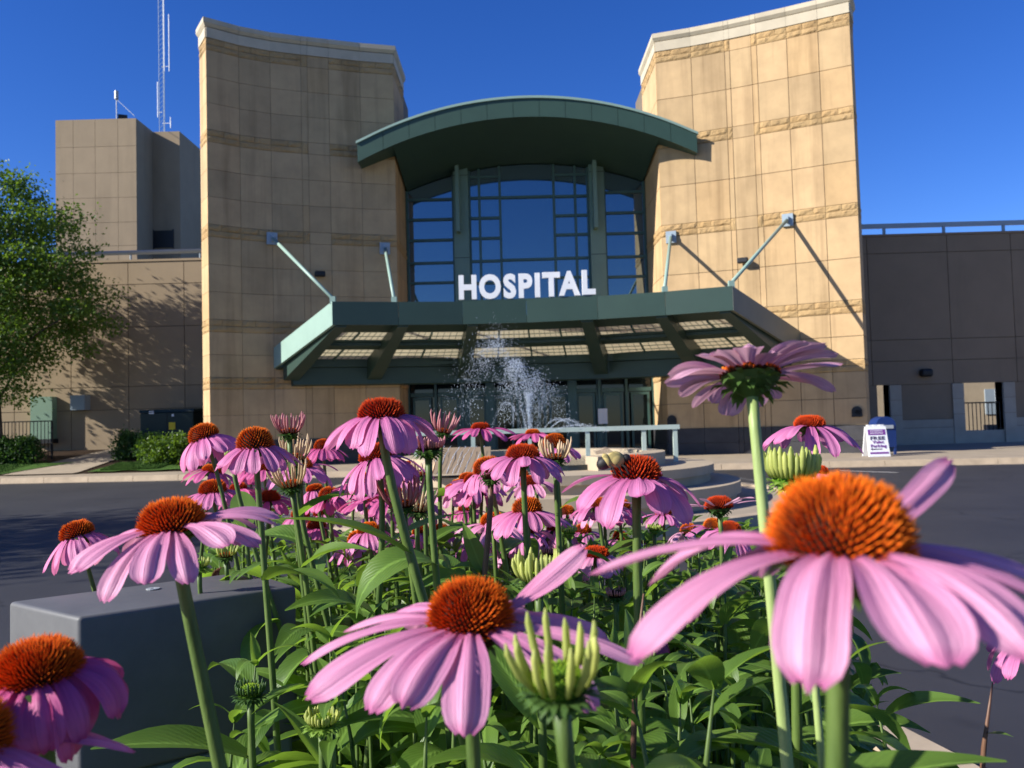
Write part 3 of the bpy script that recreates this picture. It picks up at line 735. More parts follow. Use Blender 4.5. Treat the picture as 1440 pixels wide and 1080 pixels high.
for px, y0_, y1_ in ((222,165,115),(231,100,-60),(238,100,20),(240,180,165)):
    p = PY(px,y0_,y2+1.2); q = PY(px,y1_,y2+1.2); obj('whip_aerial', merge(tube([p,(p.x,p.y,q.z)], .03, 6), bar((p.x,p.y,p.z+.3),(m0.x,m0.y,p.z+.3),.03,.03)), M['white'], mast)
p = PY(164,163,by+2); q = PY(164,128,by+2); obj('roof_antenna', merge(tube([(p.x,p.y,z1-.2),(p.x,p.y,q.z)],.03,6), tube([(p.x,p.y,q.z-.5),(p.x,p.y,q.z)],.12,8), tube([(p.x,p.y,q.z-.5),PY(189,163,by+1)],.015,5)), M['grey_metal'], BK)
obj('roof_floodlight', merge(obox((bx1-.9,by+.3,z1-.02),.5,.35,.3,.4), obox((x3-3.0+.4,y2+.3,z1-.05),.5,.35,.25,.4)), M['black_metal'], BK)

# ================================================================== RIGHT: parking structure wall
PK = thing('parking_structure', (18, WALL_Y, 0.0), 'shaded brown concrete wall with open bays right of the sunlit tower', 'building')
ztopR = PY(1225, 333, WALL_Y).z
X0 = Rp[-1].x+.42
op1 = (PY(1234,560,WALL_Y).x, PY(1251,560,WALL_Y).x); op2 = (PY(1356,580,WALL_Y).x, PY(1412,580,WALL_Y).x)
zo = PY(1385,538,WALL_Y).z; zbase = PY(1300,590,WALL_Y).z; zsill = .6
segs = [(X0-1.2, op1[0]), (op1[1], op2[0]), (op2[1], 60.0)]
T_ = .5
for a, c in segs: obj('wall_core', box(a,c,WALL_Y+.05,WALL_Y+T_,0,ztopR-.003), M['joint'], PK)
for a, c in (op1, op2):
    obj('lintel_core', box(a+.002,c-.002,WALL_Y+.05,WALL_Y+T_,zo+.02,ztopR-.003), M['joint'], PK)
    obj('sill_wall', box(a+.002,c-.002,WALL_Y+.03,WALL_Y+T_,0,zsill), M['pale_stone'], PK)
zz = [zo, PY(1300,507,WALL_Y).z, PY(1300,477,WALL_Y).z, PY(1300,355,WALL_Y).z, ztopR]
xx = [X0-1.2, PY(1260,420,WALL_Y).x-1.0, PY(1335,420,WALL_Y).x, PY(1425,420,WALL_Y).x, PY(1520,420,WALL_Y).x, PY(1620,420,WALL_Y).x, 30, 40, 50, 60]
for i in range(len(xx)-1):
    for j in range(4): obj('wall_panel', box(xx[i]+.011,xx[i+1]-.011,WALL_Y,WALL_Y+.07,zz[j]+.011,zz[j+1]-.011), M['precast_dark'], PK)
for a, c in segs:
    m = max(1, round((c-a)/1.9)); m = min(m, 12)
    for i in range(m):
        p, q = a+(c-a)*i/m, a+(c-a)*(i+1)/m
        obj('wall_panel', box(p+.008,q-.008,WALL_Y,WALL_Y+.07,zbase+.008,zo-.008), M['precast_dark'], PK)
        for z0_, z1_ in ((0.1,.75),(.75,zbase)): obj('base_block', box(p+.006,q-.006,WALL_Y-.03,WALL_Y+.07,z0_+.006,z1_-.006), M['pale_stone'], PK)
for x, s in ((op1[1],1),(op2[0],-1),(op2[1],1)):
    for k in range(4):
        z0_ = .1+(zo-.1)*k/4; z1_ = .1+(zo-.1)*(k+1)/4
        obj('quoin_block', box(min(x,x+s*.42), max(x,x+s*.42), WALL_Y-.06, WALL_Y+T_+.02, z0_+.006, z1_-.006), M['pale_stone'], PK)
zr = PY(1300, 316.5, WALL_Y+.2).z
rr_ = obj('roof_rail', bar((X0-1,WALL_Y+.2,zr),(60,WALL_Y+.2,zr),.09,.17), M['galvanised'], PK)
for px in (1243,1327,1411,1495,1580):
    x = PY(px,325,WALL_Y+.2).x; obj('rail_post', box(x-.045,x+.045,WALL_Y+.16,WALL_Y+.24,ztopR+.07,zr-.086), M['galvanised'], rr_)
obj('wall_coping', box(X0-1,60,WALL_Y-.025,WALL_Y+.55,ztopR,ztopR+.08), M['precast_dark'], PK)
p = PY(1300,525,WALL_Y); V = []
wl = bevel(obj('wall_lamp', merge(box(p.x-.22,p.x+.22,WALL_Y-.28,WALL_Y-.002,p.z-.13,p.z+.16)), M['black_metal'], PK), .09, 3)
L = []; 
for k in range(11): x = op2[0]+(op2[1]-op2[0])*k/10; L.append(box(x-.012,x+.012,WALL_Y+.24,WALL_Y+.265,zsill,zsill+1.0))
rg = obj('bay_railing', merge(box(op2[0],op2[1],WALL_Y+.23,WALL_Y+.27,zsill+1.0,zsill+1.05), *L), M['black_metal'], PK)
FB = thing('far_building', (22, 44, 0.0), 'sunlit cream wall with a window seen through the open bay on the right', 'building')
obj('wall', box(15,30,44,45,0,6), M['fountain_stone'], FB)
p = PY(1400,566,44); wn = obj('window', box(p.x-.55,p.x+.55,43.95,43.998,p.z-.6,p.z+.7), M['galvanised'], FB)
obj('window_bar', merge(box(p.x-.03,p.x+.03,43.93,43.949,p.z-.6,p.z+.7), box(p.x-.55,p.x+.55,43.935,43.948,p.z-.02,p.z+.03)), M['white'], wn)
obj('terrace_wall', box(PY(1388,600,40).x,30,40,40.3,0,PY(1400,597,40).z), M['fountain_stone'], FB)

# A-frame sign, mailbox
sp = PZ(1237, 642, .15); sx_, sh = 0.66, 1.02
sp.y = max(sp.y, kerb_y(sp.x)+.55)
sp = PZ(1237, 642, .15)
SG = thing('sandwich_board', sp, 'white sandwich board reading FREE Valet Parking on the right pavement', 'sign')
k_ = sp.y*30/1200/2
hh_ = sp.y*42/1200
for s in (-1, 1):
    yb, yt = sp.y+.10*0+s*.22+.22, sp.y+.22+s*.04
    L = [hexa([(sp.x-k_,yb-.02,sp.z),(sp.x+k_,yb-.02,sp.z),(sp.x+k_,yb+.02,sp.z),(sp.x-k_,yb+.02,sp.z)], [(sp.x-k_*.92,yt-.02,sp.z+hh_),(sp.x+k_*.92,yt-.02,sp.z+hh_),(sp.x+k_*.92,yt+.02,sp.z+hh_),(sp.x-k_*.92,yt+.02,sp.z+hh_)])]
    for e in (-.55,-.0,.55): L.append(box(sp.x+e*k_-.06,sp.x+e*k_+.06,yt-.018,yt+.018,sp.z+hh_,sp.z+hh_+.05))
    bd = obj('board', merge(*L), M['white'], SG)
    if s == -1: b0, bt = yb, yt
def brd(x, t): return (sp.x+x*k_, b0+(bt-b0)*t-.026, sp.z+hh_*t)
def bpatch(name, x0, x1, t0, t1, mat, par, off=0):
    q = [brd(x0,t0),brd(x1,t0),brd(x1,t1),brd(x0,t1)]; q = [(a,b_-off,c) for a,b_,c in q]
    return obj(name, hexa([(x,y+.004,z) for x,y,z in q], [(x,y,z) for x,y,z in q]), mat, par)
bpatch('header_band', -.82,.80,.72,.9,M['purple'],SG); bpatch('footer_band', -.86,.86,.09,.15,M['purple'],SG)
for i in range(7): bpatch('header_letter', -.6+.17*i,-.49+.17*i,.84,.865,M['white'],SG,.006)
for i in range(8): bpatch('header_letter', -.62+.155*i,-.52+.155*i,.77,.795,M['white'],SG,.006)
bpatch('arrow_shaft', -.62,.3,.235,.262,M['dark_text'],SG,.003)
V = [brd(-.8,.248),brd(-.6,.21),brd(-.6,.29)]; obj('arrow_head', (V+[(a,b_+.005,c) for a,b_,c in V],[(0,1,2),(5,4,3),(0,3,4,1),(1,4,5,2),(2,5,3,0)]), M['dark_text'], SG)
for txt, t0, hfrac, wfr, mat in (('FREE',.56,.115,1.35,'dark_text'),('Valet',.44,.10,1.05,'purple'),('Parking',.31,.10,1.45,'purple')):
    LTs = letters(txt, None, 1.0, 0.01, .02); x = 0; pos = []
    for ch, V, F in LTs: pos.append(x-V[:,0].min()); x += V[:,0].max()-V[:,0].min()+.09
    tw = x-.09; cap = .73
    for (ch, V, F), x0 in zip(LTs, pos):
        W = [(*brd(-wfr/2+(p[0]+x0)/tw*wfr, t0+p[1]/cap*hfrac)[:1], brd(0, t0+p[1]/cap*hfrac)[1]-.004-p[2]*.2, brd(0, t0+p[1]/cap*hfrac)[2]) for p in V]
        obj('letter', (W, F), M[mat], SG)
mp_ = PY(1242, 630, sp.y+1.1); 
MX = thing('mailbox', (mp_.x, mp_.y, .148), 'dark blue mailbox half hidden behind the white sandwich board', 'mailbox')
V = []; F = []; n = 10
prof = [(-.28,.22),(.28,.22)]+[(.28*math.cos(math.pi*i/n), .86+.24*math.sin(math.pi*i/n)) for i in range(n+1)]
m = len(prof); V = [(mp_.x+a,mp_.y-.26,.148+z) for a,z in prof]+[(mp_.x+a,mp_.y+.26,.148+z) for a,z in prof]
obj('body', (V,[tuple(range(m)),tuple(range(2*m-1,m-1,-1))]+[(i,m+i,m+(i+1)%m,(i+1)%m) for i in range(m)]), M['blue_bin'], MX)
for a in (-.24,.24):
    for c in (-.22,.22): obj('leg', box(mp_.x+a-.03,mp_.x+a+.03,mp_.y+c-.03,mp_.y+c+.03,.148,.37), M['blue_bin'], MX)
obj('slot_flap', box(mp_.x-.2,mp_.x+.2,mp_.y-.29,mp_.y-.262,.9,1.0), M['grey_metal'], MX)

# ================================================================== left side furniture: transformer, railing
a = PY(197,625,29.6); c = PY(272,575,29.6)
TR = thing('transformer_cabinet', ((a.x+c.x)/2, 30.2, left_z((a.x+c.x)/2,30.2)), 'dark green transformer cabinet with a yellow warning label against the wall', 'utility cabinet')
zb = left_z((a.x+c.x)/2,30.2)
bd = bevel(obj('cabinet', merge(box(a.x,c.x,29.6,30.9,zb,c.z-.1)), M['utility_green'], TR), .03, 2)
obj('lid', hexa([(a.x-.03,29.57,c.z-.09),(c.x+.03,29.57,c.z-.09),(c.x+.03,30.93,c.z-.09),(a.x-.03,30.93,c.z-.09)],[(a.x,29.6,c.z),(c.x,29.6,c.z),(c.x,30.9,c.z+.05),(a.x,30.9,c.z+.05)]), M['utility_green'], TR)
obj('door_seam', box((a.x+c.x)/2-.01,(a.x+c.x)/2+.01,29.585,29.597,zb+.1,c.z-.15), M['black_metal'], TR)
for px,py,w_,h_,mt in ((242,599,.22,.25,'yellow'),(213,580,.17,.1,'white'),(243,584,.08,.08,'white')):
    p = PY(px,py,29.585); obj('warning_label', box(p.x-w_/2,p.x+w_/2,29.58,29.592,p.z-h_/2,p.z+h_/2), M[mt], TR)
x0, x1 = PY(-60,600,29.4).x, PY(73,600,29.4).x; yr = 29.4; zg = left_z(x1,yr); ztr = PY(40,592,yr).z
RG = thing('ramp_railing', (x1,yr,zg), 'thin black metal railing by the green door on the left', 'railing')
obj('top_rail', box(x0,x1+.02,yr-.02,yr+.02,ztr-.04,ztr), M['black_metal'], RG); obj('bottom_rail', box(x0,x1,yr-.015,yr+.015,zg+.1,zg+.13), M['black_metal'], RG)
k = 0
while x1-k*.125 > x0:
    x = x1-k*.125; r_ = .028 if k % 14 == 0 else .009
    obj('post' if k % 14 == 0 else 'baluster', box(x-r_,x+r_,yr-r_,yr+r_,(zg-.15) if k % 14 == 0 else zg+.12,ztr-.03), M['black_metal'], RG); k += 1

# ---- foliage helpers
def leaf_cloud(clumps, per, spread, size, r, droop=0.3):
    V = []; F = []
    for c in clumps:
        for _ in range(per):
            p = Vector((c[0]+r.gauss(0,spread[0]), c[1]+r.gauss(0,spread[1]), c[2]+r.gauss(0,spread[2])))
            d = Vector((r.uniform(-1,1), r.uniform(-1,1), r.uniform(-.9,.5)-droop)).normalized(); s = d.cross(Vector((r.uniform(-1,1),r.uniform(-1,1),r.uniform(-1,1)))).normalized()
            L = size*r.uniform(.7,1.35); w_ = L*.30; nrm = d.cross(s)
            n0 = len(V); V += [p, p+d*L*.5+s*w_+nrm*L*.06, p+d*L, p+d*L*.5-s*w_+nrm*L*.06, ]; F += [(n0,n0+1,n0+2),(n0,n0+2,n0+3)]
    return V, F
def make_tree(base, h, crown_c, crown_r, nclump, per, size, seed, label, cat='tree', spread=.29, lean=0.0):
    r = random.Random(seed); T = thing('leafy_tree', base, label, cat, None)
    tips = []; cl = []
    for i in range(nclump):
        while True:
            q = Vector((r.uniform(-1,1),r.uniform(-1,1),r.uniform(-1,1)))
            if .30 < q.length < 1: break
        f = 1.0+.22*mnoise.noise(q*2.3+Vector((seed,0,0)))
        if r.random() < .3: q = q.normalized()*r.uniform(.85,1.12)
        cl.append(Vector((crown_c[0]+q.x*crown_r[0]*f, crown_c[1]+q.y*crown_r[1]*f, crown_c[2]+q.z*crown_r[2]*f)))
    b = Vector(base); top = Vector((crown_c[0], crown_c[1], crown_c[2]+crown_r[2]*.6))
    pts = [b.lerp(top,t)+Vector((.12*math.sin(4*t+seed),.08*math.cos(3*t),0)) for t in [i/8 for i in range(9)]]
    obj('trunk', tube(pts, [.15*(1-.85*i/8)*h/8 for i in range(9)], 9), M['bark'], T, True)
    for i in range(0, nclump, max(1,nclump//46)):
        c = cl[i]; t = min(.9, max(.25, (c.z-b.z)/(top.z-b.z)-.25)); s = b.lerp(top,t)
        mid = s.lerp(c,.5)+Vector((0,0,.25)); obj('limb', tube([s,mid,c],[.045*h/8,.028*h/8,.008],6), M['bark'], T, True)
    obj('crown', leaf_cloud(cl, per, (spread,spread,spread*.72), size, r), M['tree_leaf'], T)
    return T
tb = PY(3, 640, 28.3); tbz = left_z(tb.x, 28.3)
cc = PY(-28, 408, 28.3)
make_tree((tb.x,28.3,tbz), 8.5, (cc.x,28.3,cc.z), (3.5,2.1,3.75), 460, 130, .118, 5, 'slender green tree at the left edge, before the long tan wall')
make_tree((-20.5,7.0,0.0), 9, (-20.5,7.0,6.0), (3.6,3.6,3.6), 150, 90, .2, 11, 'leafy tree beyond the left edge that shades the road', spread=.5)
make_tree((-24.5,1.8,0.0), 9, (-24.5,1.8,6.0), (3.4,3.0,3.4), 150, 90, .2, 12, 'leafy tree farther back that shades the near road', spread=.5)
def shrub(px, py0, wpx, hpx, D, seed, label, mat='shrub_leaf'):
    r = random.Random(seed); c = PY(px, py0, D); zg = left_z(c.x, D); w_ = wpx*D/1200/2; h_ = hpx*D/1200
    T = thing('shrub', (c.x,D,zg), label, 'shrub', 'shrubs by the long wall')
    cl = []
    for i in range(70):
        a = r.uniform(0,2*math.pi); e = r.random()**.5; z = r.uniform(.1,1); k = math.sqrt(max(0,1-(z-.35)**2*1.6))
        cl.append((c.x+w_*e*k*math.cos(a), D+.5*w_*e*k*math.sin(a), zg+h_*z))
    obj('foliage', leaf_cloud(cl, 55, (.10,.10,.09), .085, r, -.5), M[mat], T)
    obj('stem', merge(*[tube([(c.x,D,zg-.05),Vector(cl[i*6])],[.02,.006],5) for i in range(9)]), M['bark'], T)
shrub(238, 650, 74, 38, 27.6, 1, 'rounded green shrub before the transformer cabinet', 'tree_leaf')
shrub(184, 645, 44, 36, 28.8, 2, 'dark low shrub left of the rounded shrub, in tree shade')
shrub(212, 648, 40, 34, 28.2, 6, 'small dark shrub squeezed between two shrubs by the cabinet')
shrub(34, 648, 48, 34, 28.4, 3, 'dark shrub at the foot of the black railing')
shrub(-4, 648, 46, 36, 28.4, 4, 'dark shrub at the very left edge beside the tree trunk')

# ================================================================== FOUNTAIN
FC = PZ(748, 688, 0.0); FC = Vector((PY(748,600,14.2).x, 14.2, 0))
FN = thing('fountain', FC, 'round tiered tan stone fountain with a pale green guard rail', 'fountain')
def Rpx(px): return (px-748)*FC.y/1200
tag(obj('fountain_island', merge(ring(FC.x,FC.y,0.01,Rpx(1100),-.02,.10)), M['concrete']), kind='structure')
tag(obj('fountain_island_kerb', merge(ring(FC.x,FC.y,Rpx(1100)+.003,Rpx(1116),-.02,.14)), M['kerb_concrete']), kind='structure')
obj('lower_tier', merge(ring(FC.x,FC.y,.5,Rpx(1023),0.08,.22), ring(FC.x,FC.y,.5,Rpx(1029),.2201,.40)), M['fountain_stone'], FN)
obj('middle_tier', merge(ring(FC.x,FC.y,.5,Rpx(990),.4,.53), ring(FC.x,FC.y,.5,Rpx(995),.5301,.66)), M['fountain_stone'], FN)
obj('basin_wall', merge(ring(FC.x,FC.y,Rpx(900),Rpx(931),.66,.86,-1.15,math.pi+.9)), M['fountain_stone'], FN)
obj('basin_water', ring(FC.x,FC.y,.02,Rpx(905),.64,.74,n=48), M['pool_water'], FN)
obj('spill_face', hexa([PY(596,668,FC.y-2.75),PY(690,664,FC.y-2.75),PY(690,664,FC.y-2.2),PY(596,668,FC.y-2.2)],[PY(604,630,FC.y-2.4),PY(690,628,FC.y-2.4),PY(690,628,FC.y-2.2),PY(604,630,FC.y-2.2)]), M['precast_dark'], FN)
ra, rb = PY(955,601,FC.y), PY(560,611,FC.y); zrail = (ra.z+rb.z)/2
GRr = obj('guard_rail', box(rb.x,ra.x,FC.y-.05,FC.y+.05,zrail-.03,zrail+.045), M['rail_paint'], FN)
for px in (949,905,826,745,665,585):
    x = PY(px,605,FC.y).x; obj('rail_post', box(x-.035,x+.035,FC.y-.03,FC.y+.03,.62,zrail-.031), M['rail_paint'], GRr)
# water spray (uncountable drops)
r = random.Random(21); V = []; F = []
def drop(p, s, st=1.0, d=Vector((0,0,1))):
    n0 = len(V); u = d.orthogonal().normalized(); v = d.cross(u)
    V.extend([p+d*s*st,p-d*s*st,p+u*s,p-u*s,p+v*s,p-v*s])
    for a in ((0,2,4),(0,4,3),(0,3,5),(0,5,2),(1,4,2),(1,3,4),(1,5,3),(1,2,5)): F.append(tuple(n0+i for i in a))
def jet(px0, py0, pxa, pya, n, sp, s0, s1, t1=1.9, yd=0.0, dens=None):
    o = PY(px0,py0,FC.y+yd); a = PY(pxa,pya,FC.y+yd); hx, hz = a.x-o.x, a.z-o.z
    for k in range(int(n*1.35)):
        t = r.uniform(0,t1) if dens is None else t1*r.random()**dens
        q = Vector((o.x+hx*t, o.y+.12*t*r.gauss(0,1)*0.6, o.z+hz*(2*t-t*t)))
        e = sp*(.15+.85*min(t,1.3)); q += Vector((r.gauss(0,e), r.gauss(0,e), r.gauss(0,e)))
        if q.z > .72: drop(q, r.uniform(s0,s1)*.58, r.uniform(1,2.6))
jet(742,612,694,484,1300,.09,.004,.012,1.9)
jet(748,612,726,512,1400,.075,.004,.013,1.9)
jet(745,612,752,530,1000,.09,.004,.012,1.9)
jet(752,612,772,548,600,.08,.003,.010,1.9)
jet(735,612,672,510,300,.10,.004,.010,1.85)
jet(742,612,700,470,500,.15,.004,.009,1.7)
jet(744,612,744,555,650,.035,.004,.012,1.2)
jet(770,607,796,590,330,.012,.004,.008,2.1,-.6); jet(762,607,785,589,330,.012,.004,.008,2.1,.4); jet(775,607,812,598,260,.012,.004,.008,2.1,-.9)
jet(736,607,712,566,260,.012,.003,.006,2.0,-.4); jet(722,600,722,572,120,.01,.003,.007,1.0,-.6)
for k in range(9):
    p0 = PY(610+9*k+r.uniform(-3,3),629,FC.y-2.45); w0 = r.uniform(.002,.0045)
    vv, ff = tube([Vector((p0.x-.17*t+r.gauss(0,.006), p0.y-.37*t-.06, p0.z+.02-.36*t*(.6+.4*t))) for t in [i/7 for i in range(8)]], [w0*r.uniform(.4,1.2) for i in range(8)], 5)
    n0 = len(V); V.extend(vv); F.extend(tuple(i+n0 for i in f) for f in ff)
tag(obj('fountain_spray', (V,F), M['water']), 'white water drops and jets rising from the fountain', 'water', kind='stuff')

# ================================================================== grey utility box in the bed
d = 0.22; zt = CAM_H-d
c0, c1, c2 = PZ(110,868,zt), PZ(417,824,zt), PZ(12,846,zt)
e1 = (c1-c0); e2 = (c2-c0); e2 = e2-e1*(e2.dot(e1)/e1.length_squared)*0.9
c3 = c0+e1+e2; zb = PY(265,1063,(c0.y+c1.y)/2).z
q = [c0,c1,c3,c2]; cen = sum((p for p in q), Vector())/4
UB = thing('utility_box', (cen.x, cen.y, soil_z-.05), 'plain dark grey utility box with rounded edges standing among the flowers', 'utility box')
hb = bevel(obj('housing', hexa([(p.x,p.y,zb) for p in q],[(p.x,p.y,zt) for p in q]), M['box_grey'], UB, True), .0055, 4)
def shr(k, z): return [((p.x-cen.x)*k+cen.x,(p.y-cen.y)*k+cen.y,z) for p in q]
bevel(obj('pedestal', hexa(shr(.96,soil_z-.1), shr(.96,zb-.002)), M['pedestal_grey'], UB), .006, 2)
obj('base_plate', hexa(shr(1.15,soil_z-.02), shr(1.15,soil_z+.05)), M['pedestal_grey'], UB)
sc_ = PZ(215,829,zt); obj('lid_screw', merge(ring(sc_.x,sc_.y,.003,.009,zt+.0005,zt+.0018,n=16), ring(sc_.x,sc_.y,.0004,.003,zt+.0004,zt+.001,n=10)), M['grey_metal'], UB)

# ================================================================== CONEFLOWERS
def frame(n):
    n = n.normalized(); a = Vector((1,0,0)); a = (a-n*a.dot(n)).normalized(); return a, n.cross(a), n
def petal_geo(o, rad, tan, ax, L, Wd, e0, droop, twist, curl, r, ns=11, nv=7, lift=0.0, narrow=1.0):
    V = []; uv = []; p = o.copy(); th = e0; cw_ = r.uniform(-.1,.1); ph = r.uniform(0,6)
    notch = r.uniform(.5,1.0)
    for i in range(ns+1):
        s = i/ns
        if i:
            th = e0-droop*(s**1.15)
            p = p+(rad*math.cos(th)+ax*math.sin(th)+tan*cw_*s)*(L/ns)
        nrm = -rad*math.sin(th)+ax*math.cos(th)
        a = twist*s; tt = tan*math.cos(a)+nrm*math.sin(a); nn = nrm*math.cos(a)-tan*math.sin(a)
        wv = Wd*.5*(0.34+0.66*math.sin(min(1,s*1.25+.05)*math.pi/2)**1.3)*(1 if s < .78 else math.sqrt(max(.10,1-((s-.78)/.235)**2)))*narrow*(1+.05*math.sin(8*s+ph))
        for j in range(nv):
            v = -1+2*j/(nv-1)
            off = -curl*wv*v*v + .16*wv*math.cos(v*math.pi*2.0+.3*cw_)*(1-s*.3) + .06*wv*math.sin(5*s+ph+2*v)
            q = p+tt*wv*v+nn*off
            if i == ns: q = q+(rad*math.cos(th)+ax*math.sin(th))*(L*.035*notch*(math.cos(v*math.pi*1.55)-.2)*(1-abs(v)*.5))
            V.append(q); uv.append((j/(nv-1), s))
    F = [(i*nv+j, i*nv+j+1, (i+1)*nv+j+1, (i+1)*nv+j) for i in range(ns) for j in range(nv-1)]
    return (V,F), uv
def spike(V, F, uv, p, d, L, w_, u0=0.0, u1=1.0, n=4):
    a = d.orthogonal().normalized(); c = d.cross(a); n0 = len(V)
    for k in range(n):
        t = 2*math.pi*k/n; V.append(p+(a*math.cos(t)+c*math.sin(t))*w_); uv.append((0,u0))
    for k in range(n):
        t = 2*math.pi*k/n; V.append(p+d*L*.62+(a*math.cos(t)+c*math.sin(t))*w_*.62); uv.append((0,u0+(u1-u0)*.62))
    V.append(p+d*L); uv.append((0,u1))
    for k in range(n):
        j = (k+1)%n; F.append((n0+k,n0+j,n0+n+j,n0+n+k)); F.append((n0+n+k,n0+n+j,n0+2*n))
def cone_geo(o, A, B, N, rc, hc, nfl, r, spl=.30, top=1.0):
    V = []; F = []; uv = []; nu, nw = 10, 16
    for i in range(nu+1):
        t = -0.35+1.35*i/nu; z = hc*.80*math.sin(max(t,-1)*math.pi/2) ; q = rc*.82*math.cos(t*math.pi/2)
        for k in range(nw):
            a = 2*math.pi*k/nw; V.append(o+A*q*math.cos(a)+B*q*math.sin(a)+N*z); uv.append((0,0.03))
    for i in range(nu):
        for k in range(nw): F.append((i*nw+k,i*nw+(k+1)%nw,(i+1)*nw+(k+1)%nw,(i+1)*nw+k))
    for k in range(nfl):
        f = (k+.5)/nfl; t = math.asin(1-1.22*f)/(math.pi/2) if 1-1.22*f > -1 else -.2
        z = hc*.80*math.sin(t*math.pi/2); q = rc*.82*math.cos(t*math.pi/2); a = k*2.399963
        dirr = (A*math.cos(a)+B*math.sin(a)); p = o+dirr*q+N*z
        nd = (dirr*q/(rc*rc)+N*(z/(hc*hc)+.35/hc)).normalized()
        nd = (nd+Vector((r.gauss(0,.06),r.gauss(0,.06),r.gauss(0,.06)))).normalized()
        L = rc*spl*r.uniform(.85,1.15)*(1.0 if f > .12 else .75); tipc = 1.0 if f < .7 else 1.0-.25*(f-.7)/.3
        spike(V, F, uv, p-nd*rc*.03, nd, L, rc*1.55/math.sqrt(nfl)*.56, 0.10, tipc*top)
    return (V,F), uv
def bract_geo(o, A, B, N, rc, r, n=34, ln=.55, up=0.0, wd=.13):
    V = []; F = []
    for k in range(n):
        a = 2.399963*k+r.uniform(-.1,.1); f = k/n; d0 = A*math.cos(a)+B*math.sin(a)
        p = o+d0*rc*(.25+.62*f)-N*rc*(.42-.36*f)
        d = (d0*1.0+N*(-.15-.5*(1-f)+up)+Vector((r.gauss(0,.12),)*3)).normalized(); t = d.cross(N).normalized(); nn = t.cross(d)
        L = rc*ln*r.uniform(.8,1.2); w_ = rc*wd; n0 = len(V)
        V += [p-t*w_*.6,p+t*w_*.6,p+d*L*.55+t*w_+nn*.1*L,p+d*L*.55-t*w_+nn*.1*L,p+d*L+nn*(-.15+up*.3)*L]
        F += [(n0,n0+1,n0+2,n0+3),(n0+3,n0+2,n0+4)]
    # receptacle bowl
    n0 = len(V); nw = 12
    for i, (q,z) in enumerate(((.14,-.62),(.38,-.46),(.68,-.24),(.86,-.02))):
        for k in range(nw):
            a = 2*math.pi*k/nw; V.append(o+(A*math.cos(a)+B*math.sin(a))*rc*q+N*rc*z)
    for i in range(3):
        for k in range(nw): F.append((n0+i*nw+k,n0+i*nw+(k+1)%nw,n0+(i+1)*nw+(k+1)%nw,n0+(i+1)*nw+k))
    return V, F
def leaf_mesh(seed, L=1.0, Wd=.27, bend=1.2, fold=.25):
    r = random.Random(seed); V = []; F = []; uv = []; ns, nv = 9, 5; p = Vector((0,0,0)); th = r.uniform(.5,1.0); t0 = th; side = r.uniform(-.25,.25)
    V2 = []
    for i in range(ns+1):
        s = i/ns
        if i: th = t0-bend*s**.9; p = p+Vector((side*s, math.cos(th), math.sin(th)))*(L/ns)
        w_ = Wd*.5*(math.sin(math.pi*min(1,s*.93+.04)**.72)**1.05)+.006*(1-s)
        nrm = Vector((0,-math.sin(th),math.cos(th)))
        for j in range(nv):
            v = -1+2*j/(nv-1); V.append(p+Vector((1,0,0))*w_*v+nrm*(fold*w_*abs(v)+.10*w_*math.sin(7*s+seed+2*v)*abs(v))); uv.append((j/(nv-1),s))
    F = [(i*nv+j,i*nv+j+1,(i+1)*nv+j+1,(i+1)*nv+j) for i in range(ns) for j in range(nv-1)]
    return make_mesh('leaf', V, F, M['leaf'], True, uv)
LEAVES = [leaf_mesh(100+i, 1.0, .245+.115*(i%4)/3, (.7,1.2,1.7,2.3)[i%4], (.15,.3,.45)[i%3]) for i in range(12)]
def put_leaf(parent, p, az, size, pitch, r):
    o = bpy.data.objects.new('leaf', LEAVES[r.randrange(len(LEAVES))]); COL.objects.link(o); o.parent = parent
    o.location = Vector(p)-ORI[parent]; o.rotation_euler = (pitch, r.uniform(-.35,.35), az); o.scale = (size*r.uniform(.85,1.2),size,size); return o
def bez(a, b, c, d, n):
    return [a*(1-t)**3+b*3*t*(1-t)**2+c*3*t*t*(1-t)+d*t**3 for t in [i/n for i in range(n+1)]]
